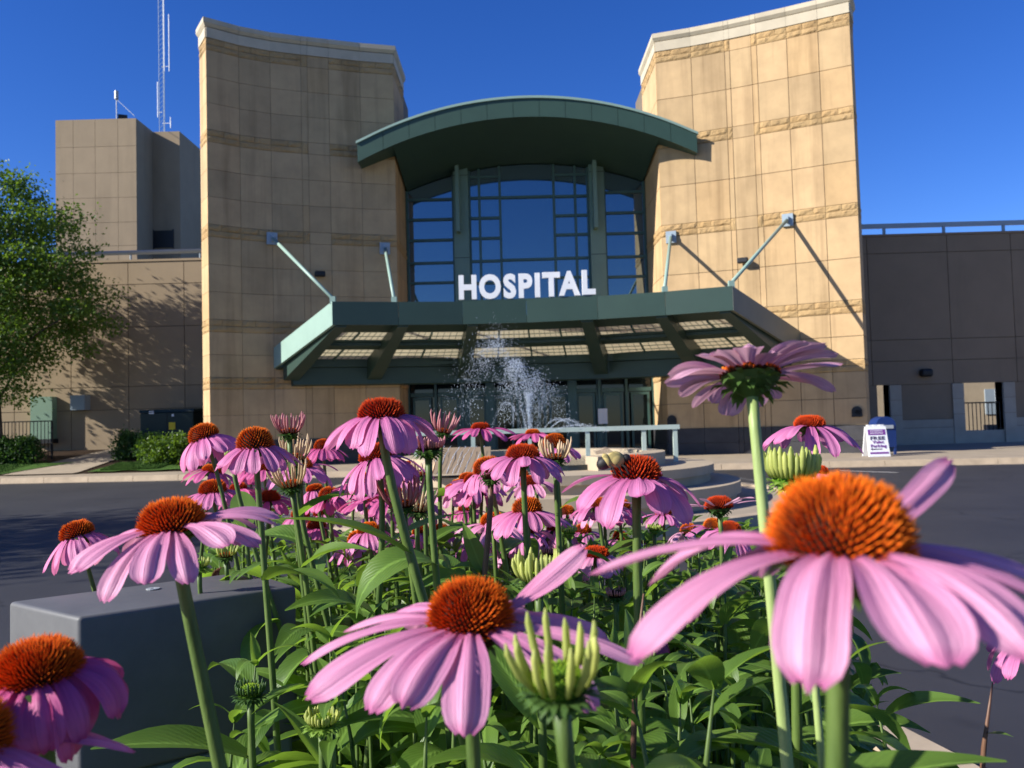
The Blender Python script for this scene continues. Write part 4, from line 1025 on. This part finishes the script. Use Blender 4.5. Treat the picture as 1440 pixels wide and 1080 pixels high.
def flower(label, px, py, cw_px, kind='bloom', rc=.019, tilt=(0,0), N=14, Lr=2.6, Wr=.85, e0=10, droop=55, petal='petal_pink', cone='cone_orange',
           lean=(0,0), stem='stem_green', srad=.0031, hc=1.05, seed=None, leaves=5, dj=10, special=None, group='coneflowers in the planting bed', spl=.30, lstart=.20, az0=None, D=None, extra=None, name='coneflower'):
    r = random.Random(seed if seed is not None else int(px*7+py*13))
    if D is None: D = rc*2*F_PX/cw_px
    hcr = hc*rc
    dvec = ray(px, py); cpos = Vector((0,0,CAM_H))+dvec*(D/(-(CR.inverted()@dvec).z))
    ax = Vector((tilt[0], -tilt[1], 1)).normalized(); A, B, Nn = frame(ax)
    o = cpos-Nn*hcr*.42
    base = Vector((o.x+lean[0], o.y+lean[1], soil_z+.01))
    bx_, by_ = base.x, base.y
    base.x = min(max(base.x,-1.5),1.2); base.y = max(base.y, -.7)
    T = thing(name, base, label, 'flower', group)
    near = D < .62
    # stem
    neck = o-Nn*rc*.55
    pts = bez(neck, neck-Nn*.10, base+Vector((0,0,.35))+(neck-base)*.25, base-Vector((0,0,.03)), 16)
    rad = [srad*(1.15 if i == 0 else 1.0+.45*i/16) for i in range(17)]
    obj('stem', tube(pts, rad, 10 if near else 7), M[stem], T, True)
    if kind in ('bloom','young','under'):
        nfl = 950 if D < .3 else 800 if D < .45 else 560 if near else 330
        if kind == 'under': nfl = 160
        g, uv = cone_geo(o, A, B, Nn, rc, hcr, nfl, r, spl); obj('cone', g, M[cone], T, uv=uv)
        obj('calyx', bract_geo(o-Nn*rc*.12, A, B, Nn, rc, r, 46 if kind == 'under' else 26, .50 if kind == 'under' else .42, 0, .10), M['bract'], T)
        ns, nv = (14,9) if near else (9,7)
        for k in range(N):
            a = (az0 or 0)+2*math.pi*(k+r.uniform(-.22,.22))/N; rd = A*math.cos(a)+B*math.sin(a); tn = Nn.cross(rd)
            ee, dd, LL, WW, tw = R(e0+r.gauss(0,dj*.6)), R(droop+r.gauss(0,dj)), Lr*rc*r.uniform(.88,1.10), Wr*rc*r.uniform(.85,1.15), r.gauss(0,.22)
            nr = 1.0
            if special and k in special:
                sp_ = special[k]
                if sp_ is None: continue
                ee, dd = R(sp_[0]), R(sp_[1]); LL *= sp_[2]; WW *= sp_[3]; tw = sp_[4]
            g, uv = petal_geo(o+rd*rc*.62-Nn*rc*.05*(k%2), rd, tn, Nn, LL, WW, ee, dd, tw, r.uniform(.05,.30) if kind != 'young' else .5, r, ns, nv, 0, nr)
            obj('petal', g, M[petal], T, True, uv)
    elif kind in ('bud','spiky','spent'):
        nfl = 200 if near else 110
        g, uv = cone_geo(o, A, B, Nn, rc*.9, hcr*.75, nfl, r, .18, .9); obj('cone', g, M[cone], T, uv=uv)
        obj('calyx', bract_geo(o-Nn*rc*.15, A, B, Nn, rc, r, 60, .62, .25, .12), M['bright_bract' if petal == 'bright' else 'bract'], T)
        V = []; F = []; uv = []
        n2 = N if kind == 'spiky' else int(N*1.0)
        for k in range(n2):
            a = 2*math.pi*(k+r.uniform(-.2,.2))/n2; rd = A*math.cos(a)+B*math.sin(a)
            V = []; F = []; uv = []
            if kind == 'spiky': d_ = (rd*r.uniform(.05,.55)+Nn).normalized(); LL = Lr*rc*r.uniform(.75,1.1); ww = Wr*rc
            else: d_ = (rd*r.uniform(.1,.35)+Nn).normalized(); LL = Lr*rc*r.uniform(.7,1.1); ww = Wr*rc
            p0 = o+rd*rc*.85; pts2 = [p0, p0+d_*LL*.4+rd*LL*.08, p0+d_*LL*.8+rd*LL*.06, p0+d_*LL]
            g = tube(pts2, [ww*.6,ww,ww*.8,ww*.25], 6); mt = {'bright':'young_ray','bud':'bract','yellow':'young_ray','rose':'rose_ray','cream':'cream_ray'}.get(petal,'young_ray')
            obj('ray', g, M[mt], T, True)
    # leaves along the stem
    for k in range(leaves):
        t = min(.97, lstart+ (0.62-lstart)*(k+.5*r.random())/max(1,leaves)); i = int(t*16); p = pts[i].lerp(pts[min(i+1,16)], t*16-i)
        put_leaf(T, p, r.uniform(0,2*math.pi), r.uniform(.075,.12), r.uniform(-.35,.25), r)
    if extra: extra(T, o, A, B, Nn, rc, r, cpos)
    return T, o, (A,B,Nn)

# ---- nearest blooms
flower('largest coneflower, close at the right, orange cone and broad pale pink petals', 1182, 722, 197, tilt=(.05,.03), N=13, Lr=2.65, Wr=.92, e0=6, droop=62, petal='petal_pale', lean=(-.01,.05), seed=3, dj=12, hc=1.12, srad=.0030, leaves=7, lstart=.3,
       az0=.22, special={0:(4,30,1.12,1.0,.15), 1:(17,-8,1.12,.50,1.0), 11:(-8,44,1.10,1.15,-.15), 12:(-2,42,1.2,1.1,.1), 6:(8,38,1.15,.9,.2), 7:(2,45,1.12,.85,.1)})
flower('large pink coneflower at front centre with one petal raised to the right', 662, 846, 121, tilt=(.04,.10), N=16, Lr=3.15, Wr=.95, e0=6, droop=46, petal='petal_pale', lean=(.03,.04), seed=12, dj=8, hc=1.05, srad=.0030, leaves=6, lstart=.28,
       az0=.1, special={1:(26,-6,.86,.62,.6), 15:(6,30,1.0,1.0,.1), 7:(5,36,1.0,1,.1), 8:(4,42,1.05,1,.1)})
flower('pale pink coneflower tipped left, in front of the grey box', 240, 722, 92, tilt=(-.10,.12), N=16, Lr=2.75, Wr=.86, e0=4, droop=50, petal='petal_pale', lean=(.12,.03), seed=5, hc=.85, srad=.0037, leaves=0)
flower('deep magenta coneflower cut by the left edge, before the grey box', 52, 925, 118, tilt=(-.05,.10), N=17, Lr=1.95, Wr=.95, e0=-8, droop=95, petal='petal_deep', lean=(.01,.02), seed=8, hc=.80, srad=.0037, leaves=0)
flower('pink coneflower in the bottom left corner with only its petals in frame', -52, 1015, 130, tilt=(.12,.10), N=12, Lr=3.1, Wr=.85, e0=0, droop=42, petal='petal_pink', lean=(0,.02), seed=9, leaves=0)
flower('tall dusty pink coneflower seen from below on a thick pale stem', 1054, 520, 88, 'under', tilt=(.03,-.30), N=20, Lr=1.85, Wr=.72, e0=16, droop=38, petal='petal_dusty', stem='stem_pale', lean=(.05,.03), srad=.0029, seed=4, hc=.3, spl=.14, leaves=3, lstart=.35, D=.47)
flower('pink coneflower with drooping petals and red cone, highest of the left centre blooms', 536, 573, 66, tilt=(-.02,.04), N=15, Lr=2.35, Wr=.92, e0=-4, droop=60, petal='petal_pink', cone='cone_red', lean=(.20,.06), stem='stem_green', seed=14, hc=.75, srad=.0036, leaves=3)
bee_host = flower('pink coneflower with a red cone and a bumblebee on it', 895, 656, 70, tilt=(.02,.05), N=15, Lr=2.5, Wr=.92, e0=-4, droop=62, petal='petal_pink', cone='cone_red', lean=(.0,.05), seed=15, hc=.85, srad=.0034, leaves=5, lstart=.3)
# ---- middle blooms
mid = [
 ('coneflower drooping left with orange cone, leftmost bloom in front of the stone tower', 284, 606, 42, dict(tilt=(-.35,.10),N=13,Lr=2.4,Wr=.9,e0=-25,droop=55,lean=(.12,.05),hc=.95,rc=.0235,leaves=2)),
 ('orange coned coneflower between the drooping one and the cream spiky ones', 358, 614, 51, dict(tilt=(-.03,.06),N=14,Lr=2.2,Wr=.85,e0=-10,droop=58,lean=(.04,.02),hc=1.1,leaves=2)),
 ('pink coneflower with red cone left of the bee, over a dark stem', 735, 634, 48, dict(N=16,Lr=2.3,Wr=.85,e0=0,droop=62,cone='cone_red',lean=(.02,.1),hc=.75)),
 ('red coned pink coneflower behind the bright green bud at the right', 1138, 592, 43, dict(N=14,Lr=3.0,Wr=.9,e0=-2,droop=55,cone='cone_red',lean=(.0,.1),hc=.65)),
 ('small coneflower hanging left above the grey box, against dark road', 106, 743, 46, dict(tilt=(-.30,.05),N=12,Lr=2.4,Wr=.8,e0=-28,droop=50,lean=(.08,.10),hc=.85,leaves=2,rc=.0255)),
 ('orange coneflower peeping over the pale bloom before the grey box', 299, 683, 39, dict(tilt=(-.05,.05),N=13,Lr=2.2,Wr=.8,e0=-8,droop=55,lean=(.12,.12),hc=.85,rc=.0235,leaves=2)),
 ('small pale coneflower with flat orange cone low at the centre', 694, 729, 38, dict(tilt=(0,.16),N=10,Lr=2.5,Wr=.85,e0=0,droop=55,petal='petal_pale',lean=(.02,.1),hc=.75)),
 ('orange coned coneflower right of the flat orange one, half hidden by a stem', 741, 709, 43, dict(N=15,Lr=2.5,Wr=.85,e0=0,droop=52,lean=(.04,.1),hc=.95)),
 ('orange cone tipped left behind the dark seed head', 684, 652, 42, dict(tilt=(-.2,.08),N=14,Lr=1.9,Wr=.8,e0=-20,droop=50,lean=(.08,.1),hc=.9)),
 ('flat pink coneflower before the spilling fountain edge', 676, 599, 27, dict(N=14,Lr=3.0,Wr=.9,e0=6,droop=42,cone='cone_red',petal='petal_deep',lean=(.12,.1),hc=.6)),
 ('little pink coneflower under the fountain rail', 749, 607, 21, dict(N=13,Lr=3.0,Wr=.95,e0=4,droop=48,cone='cone_orange',petal='petal_deep',lean=(.05,.1),hc=.6)),
 ('orange cone with pale spiky rays before it, left of the bee flower', 779, 618, 33, dict(tilt=(-.08,.1),N=12,Lr=2.0,Wr=.8,e0=-20,droop=50,lean=(.03,.1),hc=1.1)),
 ('coneflower with long hanging petals just under the highest left bloom', 528, 634, 50, dict(tilt=(-.18,.0),N=18,Lr=2.5,Wr=.75,e0=-18,droop=50,cone='cone_red',lean=(-.08,.1),hc=.8)),
 ('low pink coneflower with curled petals under the big right bloom', 909, 886, 40, dict(tilt=(.05,.15),N=11,Lr=1.9,Wr=.95,e0=-5,droop=95,petal='petal_deep',lean=(0,.08),hc=.95)),
 ('red coned coneflower with white-pink petals right of the yellow bud', 838, 775, 38, dict(tilt=(.02,.04),N=9,Lr=2.0,Wr=.95,e0=-5,droop=75,cone='cone_red',petal='petal_pale',lean=(.0,.1),hc=.6)),
 ('old coneflower with dark calyx and few petals pointing right', 1010, 706, 40, dict(tilt=(-.05,-.10),N=9,Lr=2.1,Wr=.5,e0=22,droop=20,cone='cone_red',petal='petal_dusty',lean=(.0,.1),hc=.8)),
 ('pale coneflower hidden behind the bright green bud', 1150, 660, 30, dict(tilt=(0,.02),N=14,Lr=2.7,Wr=.85,e0=-2,droop=65,cone='cone_red',petal='petal_pale',lean=(.0,.1),hc=.7)),
 ('magenta coneflower among stems below the long-petalled bloom', 463, 692, 30, dict(N=14,Lr=2.2,Wr=.85,e0=-10,droop=70,petal='petal_deep',lean=(.05,.1))),
 ('magenta coneflower right of the cream spiky heads', 512, 672, 34, dict(N=15,Lr=2.5,Wr=.85,e0=0,droop=52,petal='petal_deep',lean=(.05,.1),hc=.8)),
 ('small coneflower with orange cone left of the highest left bloom', 455, 624, 27, dict(N=13,Lr=2.4,Wr=.9,e0=-2,droop=55,petal='petal_deep',lean=(.05,.1))),
 ('tiny coneflower with few petals beside the bee flower stem', 797, 716, 23, dict(N=10,Lr=2.6,Wr=.8,e0=-5,droop=60,petal='petal_dusty',lean=(.02,.1))),
 ('tiny orange coned coneflower right of the bee flower stem', 933, 717, 23, dict(N=13,Lr=2.6,Wr=.8,e0=-5,droop=50,lean=(.02,.1))),
 ('tiny orange cone low beneath the bee flower', 872, 752, 22, dict(N=12,Lr=2.4,Wr=.8,e0=-5,droop=55,cone='cone_red',lean=(.02,.1))),
 ('pink coneflower behind the old dark calyx at the right', 1002, 735, 26, dict(N=15,Lr=3.0,Wr=.8,e0=5,droop=45,petal='petal_pink',lean=(.02,.1))),
 ('magenta coneflower low in the shade of the left stems', 445, 735, 27, dict(N=13,Lr=2.4,Wr=.85,e0=-5,droop=60,petal='petal_deep',cone='cone_red',lean=(.02,.1))),
 ('pink coneflower tucked behind the young cream heads at the left', 372, 655, 25, dict(N=13,Lr=2.6,Wr=.85,e0=-5,droop=60,petal='petal_deep',lean=(.05,.1))),
 ('far pink coneflower between two stems left of centre', 575, 655, 27, dict(N=14,Lr=2.6,Wr=.85,e0=0,droop=55,petal='petal_pink',cone='cone_red',lean=(.05,.1))),
 ('far pink coneflower behind the flat orange one', 655, 712, 22, dict(N=13,Lr=2.6,Wr=.85,e0=0,droop=60,petal='petal_deep',lean=(.0,.1))),
 ('far coneflower at the right with drooping faded petals', 968, 742, 24, dict(N=13,Lr=2.4,Wr=.8,e0=-5,droop=60,petal='petal_dusty',lean=(.0,.1))),
 ('magenta petals of a coneflower behind the back corner of the grey box', 312, 806, 26, dict(tilt=(-.2,.0),N=11,Lr=2.0,Wr=.9,e0=-15,droop=60,petal='petal_deep',cone='cone_brown',lean=(.1,.05),leaves=1,D=1.5)),
 ('coneflower at the right edge beyond the largest bloom', 1448, 882, 60, dict(tilt=(-.1,0),N=10,Lr=2.3,Wr=.8,e0=-10,droop=50,petal='petal_pink',lean=(-.05,.1),leaves=0,D=.7)),
 ('small pink coneflower low in the left leaves', 820, 742, 24, dict(N=12,Lr=2.4,Wr=.85,e0=0,droop=55,petal='petal_pink',lean=(.05,.1))),
 ('purple pink coneflower low beside the seed head stem', 620, 742, 24, dict(N=12,Lr=2.4,Wr=.85,e0=0,droop=60,petal='petal_deep',lean=(.0,.1))),
]
for lab, x, y, cw_, kw in mid: flower(lab, x, y, cw_, **kw)
fr = random.Random(31); fcount = 0
for i in range(110):
    x, y = fr.uniform(290, 1040), fr.uniform(645, 765)
    if fcount >= 44: break
    if (x < 420 and y > 700) or (x > 800 and y < 705): continue
    D_ = fr.uniform(1.25, 2.15)
    if any(abs(x-m[1]) < 20 and abs(y-m[2]) < 16 for m in mid): continue
    fcount += 1
    flower('small pink coneflower deep among the stems of the flower bed', x, y, 30, D=D_, rc=fr.uniform(.016,.020), N=fr.choice((11,13,14)), Lr=fr.uniform(2.2,2.9), Wr=.85, e0=fr.uniform(-18,8), droop=fr.uniform(45,70),
           petal=fr.choice(('petal_pink','petal_deep','petal_pink','petal_pale')), cone=fr.choice(('cone_orange','cone_red')), tilt=(fr.uniform(-.25,.2), fr.uniform(-.05,.2)), lean=(fr.uniform(-.1,.1), .05), hc=fr.uniform(.6,1.0), seed=700+i, leaves=3, group='small far coneflowers among the stems')
# ---- young, spiky and bud heads
heads = [
 ('bright green unopened bud before the red coned bloom at the right', 1113, 652, 66, 'bud', dict(rc=.0175,N=30,Lr=1.25,Wr=.145,petal='bright',cone='cone_green',lean=(-.01,.03),srad=.0034,hc=1.3,leaves=4)),
 ('dark green bud with pinkish top on a straight stem left of centre', 602, 624, 44, 'bud', dict(rc=.0145,N=30,Lr=.75,Wr=.09,petal='rose',cone='cone_brown',lean=(.04,.05),hc=.6,leaves=4)),
 ('large opening bud at front centre with tall yellow-green rays', 786, 945, 92, 'spiky', dict(rc=.0112,tilt=(-.04,.22),N=14,Lr=1.95,Wr=.14,petal='yellow',cone='cone_green',lean=(.10,.02),srad=.0030,hc=.9,leaves=2)),
 ('yellow-green opening bud behind the raised pink petal', 757, 808, 56, 'spiky', dict(rc=.0150,N=26,Lr=1.35,Wr=.13,petal='yellow',cone='cone_green',lean=(.0,.06),hc=.5)),
 ('small star shaped green bud before the grey box', 352, 966, 40, 'bud', dict(rc=.0125,N=22,Lr=.8,Wr=.10,petal='bud',cone='cone_green',lean=(.01,.03),hc=.9,leaves=6,lstart=.04)),
 ('small yellow-green bud low left of the front centre bloom', 453, 1008, 44, 'bud', dict(rc=.0125,N=28,Lr=.8,Wr=.11,petal='bright',cone='cone_green',lean=(-.02,.03),hc=.8,leaves=5)),
 ('purple-brown little bud under the red coned pale bloom', 866, 832, 27, 'bud', dict(rc=.011,N=24,Lr=.7,Wr=.09,petal='rose',cone='cone_brown',lean=(-.02,.05),hc=.7)),
 ('dark seed head on a reddish stem right of the spill edge', 690, 668, 30, 'spent', dict(rc=.012,N=12,Lr=.5,Wr=.08,petal='bud',cone='cone_brown',stem='stem_red',lean=(-.10,.05),hc=.5)),
 ('brown dried head low at the centre', 772, 774, 24, 'spent', dict(rc=.012,N=26,Lr=.8,Wr=.09,petal='rose',cone='cone_brown',lean=(.02,.05),hc=.6)),
 ('pink spiky young head against the stone tower', 407, 604, 30, 'spiky', dict(rc=.013,N=22,Lr=1.9,Wr=.11,petal='rose',cone='cone_orange',lean=(.05,.08),hc=.6)),
 ('cream spiky young head right of the orange coned bloom', 416, 640, 30, 'spiky', dict(rc=.0135,tilt=(.1,.1),N=18,Lr=2.2,Wr=.12,petal='cream',cone='cone_orange',lean=(.15,.08),hc=.7)),
 ('cream spiky young head below the other cream one', 408, 678, 34, 'spiky', dict(rc=.0145,tilt=(-.12,.2),N=18,Lr=2.2,Wr=.12,petal='cream',cone='cone_orange',lean=(.05,.08),hc=.5)),
 ('rosy spiky young head among stems left of centre', 566, 706, 38, 'spiky', dict(rc=.0145,tilt=(-.1,.0),N=20,Lr=2.4,Wr=.11,petal='rose',cone='cone_orange',lean=(.06,.08),hc=.6)),
 ('cream and orange young head right of the rosy spiky one', 588, 712, 32, 'spiky', dict(rc=.0145,tilt=(.1,.1),N=20,Lr=2.0,Wr=.12,petal='cream',cone='cone_orange',lean=(.06,.08),hc=.6)),
 ('pale spiky rays before the orange cone left of the bee flower', 781, 640, 30, 'spiky', dict(rc=.0135,N=18,Lr=1.8,Wr=.11,petal='cream',cone='cone_orange',lean=(.02,.08),hc=.6,D=1.0)),
 ('rosy half-open head behind the highest left bloom', 624, 604, 24, 'spiky', dict(rc=.0135,tilt=(.2,.1),N=14,Lr=2.4,Wr=.14,petal='rose',cone='cone_orange',lean=(.0,.08),hc=.5)),
 ('pale half-open head left of the spill edge', 596, 665, 26, 'spiky', dict(rc=.0135,N=16,Lr=1.8,Wr=.12,petal='cream',cone='cone_orange',lean=(.0,.08),hc=.5)),
 ('small green bud behind the pale bloom at the left', 280, 792, 26, 'bud', dict(rc=.0125,N=26,Lr=.9,Wr=.11,petal='bright',cone='cone_green',lean=(.04,.05),hc=.7,leaves=2,D=1.15)),
 ('green bud on bent stem below the orange coned bloom', 328, 640, 22, 'bud', dict(rc=.0105,N=22,Lr=.8,Wr=.1,petal='bright',cone='cone_green',lean=(.2,.08),hc=.7)),
 ('small green bud under the bee flower petals', 800, 745, 22, 'bud', dict(rc=.0105,N=22,Lr=.8,Wr=.1,petal='bright',cone='cone_green',lean=(.0,.08),hc=.6)),
 ('dark little bud on pinkish stem before the curled low bloom', 893, 890, 26, 'spent', dict(rc=.0085,N=16,Lr=.6,Wr=.09,petal='bud',cone='cone_brown',stem='stem_red',lean=(.0,.05),hc=.6,D=.75)),
 ('yellowish bud behind the pale bloom by the grey box', 318, 778, 24, 'spiky', dict(rc=.0125,N=18,Lr=1.3,Wr=.12,petal='yellow',cone='cone_orange',lean=(.05,.05),hc=.6,leaves=2)),
 ('young yellow bud deep among leaves at left centre', 345, 718, 24, 'spiky', dict(rc=.0125,N=18,Lr=1.1,Wr=.12,petal='yellow',cone='cone_green',lean=(.05,.05),hc=.6)),
 ('green bud between far stems right of the bee flower', 920, 742, 18, 'bud', dict(rc=.0105,N=22,Lr=.8,Wr=.1,petal='bright',cone='cone_green',lean=(.0,.08),hc=.6)),
]
for lab, x, y, cw_, kd, kw in heads: flower(lab, x, y, cw_, kd, name='coneflower_bud', group='opening buds and seed heads in the planting bed', **kw)

# ---- extra bare stems and big near leaves
def leafy_stem(x, y, ztop_, seed, label, nl, stem='stem_green', lean=(0,0), size=(.085,.14), group='leafy stems without blooms in the planting bed', lz=(.25,1.0)):
    r = random.Random(seed); base = Vector((x+lean[0], y+lean[1], soil_z-.02))
    T = thing('coneflower_plant', base, label, 'plant', group); top = Vector((x,y,ztop_))
    pts = bez(base, base+Vector((0,0,.3)), top-Vector((r.uniform(-.04,.04),r.uniform(-.04,.04),.2)), top, 12)
    obj('stem', tube(pts, [.0034-.0014*i/12 for i in range(12)]+[.0006], 6), M[stem], T, True); az = r.uniform(0,6)
    for k in range(nl):
        t = lz[0]+(lz[1]-lz[0])*(k+r.random()*.6)/nl; t = min(t,.995); i = int(t*12); p = pts[i].lerp(pts[i+1], t*12-i)
        az += 2.4+r.uniform(-.4,.4); put_leaf(T, p, az, r.uniform(*size)*(1.0 if t < .9 else .7), r.uniform(-.35,.3), r)
    for k in range(3 if nl > 3 else 0): put_leaf(T, pts[-1]-Vector((0,0,.004)), az+2.1*k, r.uniform(.035,.06), r.uniform(.1,.6), r)
    return T
r = random.Random(77); cnt = 0; tries = 0; pl_ = []
while cnt < 215 and tries < 6000:
    tries += 1; y = .42+1.85*r.random()**.8; x = r.uniform(-1.35,1.25)
    zt_ = CAM_H-.105-.068*y-r.uniform(0,.10)
    px, py = proj((x,y,zt_))
    lo = 425 if y < 1.5 else 300
    hi = 1175 if y < 1.5 else 1130
    if y < .9: zt_ -= .10*(1-(y-.42)/.48)+.02; 
    if not (lo < px < hi): continue
    if any((x-a)**2+(y-b_)**2 < (.040+.008*y)**2 for a, b_ in pl_): continue
    pl_.append((x,y)); cnt += 1
    leafy_stem(x, y, zt_, 500+cnt, 'leafy green coneflower stem without a bloom, amid the flower bed', 13)
for i, (px,py,D,lab) in enumerate(((360,930,.78,'leafy stem with long drooping leaves before the grey box'), (1180,940,.62,'leafy stem with big arching leaves under the largest bloom'), (1005,960,.52,'leafy stem with a broad arched leaf left of the pale stems'),
      (1232,985,.85,'leafy stem bending over the kerb at the lower right'), (330,1010,.9,'low leafy stem at the foot of the grey box'), (600,1000,.6,'leafy stem beneath the front centre bloom'), (890,975,.6,'leafy stem right of the tall-rayed bud'))):
    q = PY(px,py,D); leafy_stem(q.x, D, q.z, 900+i, lab, 9, size=(.10,.15), lean=(.0,.06), group=None, lz=(.55,1.0))
q = PY(1396,960,.7); leafy_stem(q.x, .7, q.z, 990, 'bare reddish stem with one leaf at the right edge', 1, 'stem_red', (0,.03), (.03,.035), None, (.93,.95))
for i, (px,py,D,lx,lab) in enumerate(((1128,790,.50,.02,'pale yellow-green stem left of the largest bloom stem'), (905,835,.62,.03,'reddish brown bare stem right of centre'))):
    q = PY(px,py,D); leafy_stem(q.x, D, q.z, 980+i, lab, 1, 'stem_pale' if i == 0 else 'stem_red', (lx,.04), (.08,.1), None, (.4,.5))
# ---- low foliage mass
def leaf_stuff():
    V = []; F = []; uv = []; r = random.Random(9); src = []
    for m in LEAVES:
        a = np.array([v.co for v in m.vertices]); n_, k_ = 10, 5
        idx = [i*5+j for i in (0,2,4,6,8,9) for j in (0,2,4)]
        src.append(a[idx])
    pat = [(i*3+j,i*3+j+1,(i+1)*3+j+1,(i+1)*3+j) for i in range(5) for j in range(2)]; uvp = [(j/2,i/5) for i in range(6) for j in range(3)]
    c = 0
    while c < 7500:
        y = .35+2.0*r.random()**.85; x = r.uniform(-1.5,1.25); z = soil_z+(.70-.03*y)*r.random()**.65
        px, py = proj((x,y,z+.1))
        if not ((425 if y < 1.5 else 330) < px < 1215): continue
        if px > 1060 and y > 1.2 and z > .75: continue
        m = Euler((r.uniform(-.5,.4), r.uniform(-.5,.5), r.uniform(0,6.28))).to_matrix(); s = r.uniform(.07,.13)
        q = (np.array(m) @ (src[r.randrange(len(src))]*s).T).T+np.array((x,y,z)); n0 = len(V)
        V += [tuple(t) for t in q]; uv += uvp; F += [tuple(n0+i for i in f) for f in pat]; c += 1
    return (V,F), uv
g, uv = leaf_stuff()
tag(obj('understory_foliage', g, M['leaf'], smooth=True, uv=uv), 'dense green leaves filling the lower flower bed', 'foliage', kind='stuff')

# ---- bumblebee on the cone
T, o, (A,B,Nn) = bee_host
c = Vector((0,0,CAM_H))+ray(862,648)*(.019*2*F_PX/70)/1.0
c = PY(866, 646, o.y-.008)
BE = thing('bumblebee', c, 'small yellow and black bumblebee clinging to the red cone', 'bee'); BE.scale = (1.35,)*3
def ell(c, rx, ry, rz_, rot, nu=10, nv=12):
    V = []; F = []; m = Euler((0,rot,0)).to_matrix()
    for i in range(nu+1):
        t = math.pi*i/nu
        for k in range(nv):
            a = 2*math.pi*k/nv; V.append(c+m@Vector((rx*math.cos(t), ry*math.sin(t)*math.cos(a), rz_*math.sin(t)*math.sin(a))))
    for i in range(nu):
        for k in range(nv): F.append((i*nv+k,i*nv+(k+1)%nv,(i+1)*nv+(k+1)%nv,(i+1)*nv+k))
    return V, F
obj('thorax', ell(c, .0052,.0046,.0046,.3), M['bee_yellow'], BE, True)
obj('abdomen', ell(c+Vector((-.0062,0,-.0016)), .0050,.0038,.0038,-.5), M['bee_black'], BE, True)
obj('abdomen_band', ell(c+Vector((-.0048,0,-.0006)), .0026,.0045,.0045,-.5), M['bee_yellow'], BE, True)
obj('head', ell(c+Vector((.0058,0,.0004)), .0026,.0028,.0026,0), M['bee_black'], BE, True)
for s in (-1,1):
    w0 = c+Vector((-.001,s*.002,.004)); V = [w0, w0+Vector((-.004,s*.004,.003)), w0+Vector((-.011,s*.005,.001)), w0+Vector((-.010,s*.001,-.001))]
    obj('wing', (V,[(0,1,2,3)]), M['bee_wing'], BE)
    for k in range(3):
        p = c+Vector((.003-.0035*k,s*.003,-.003)); obj('leg', tube([p,p+Vector((.0015,s*.003,-.001)),p+Vector((.003,s*.0035,-.005))],.0005,5), M['bee_black'], BE)
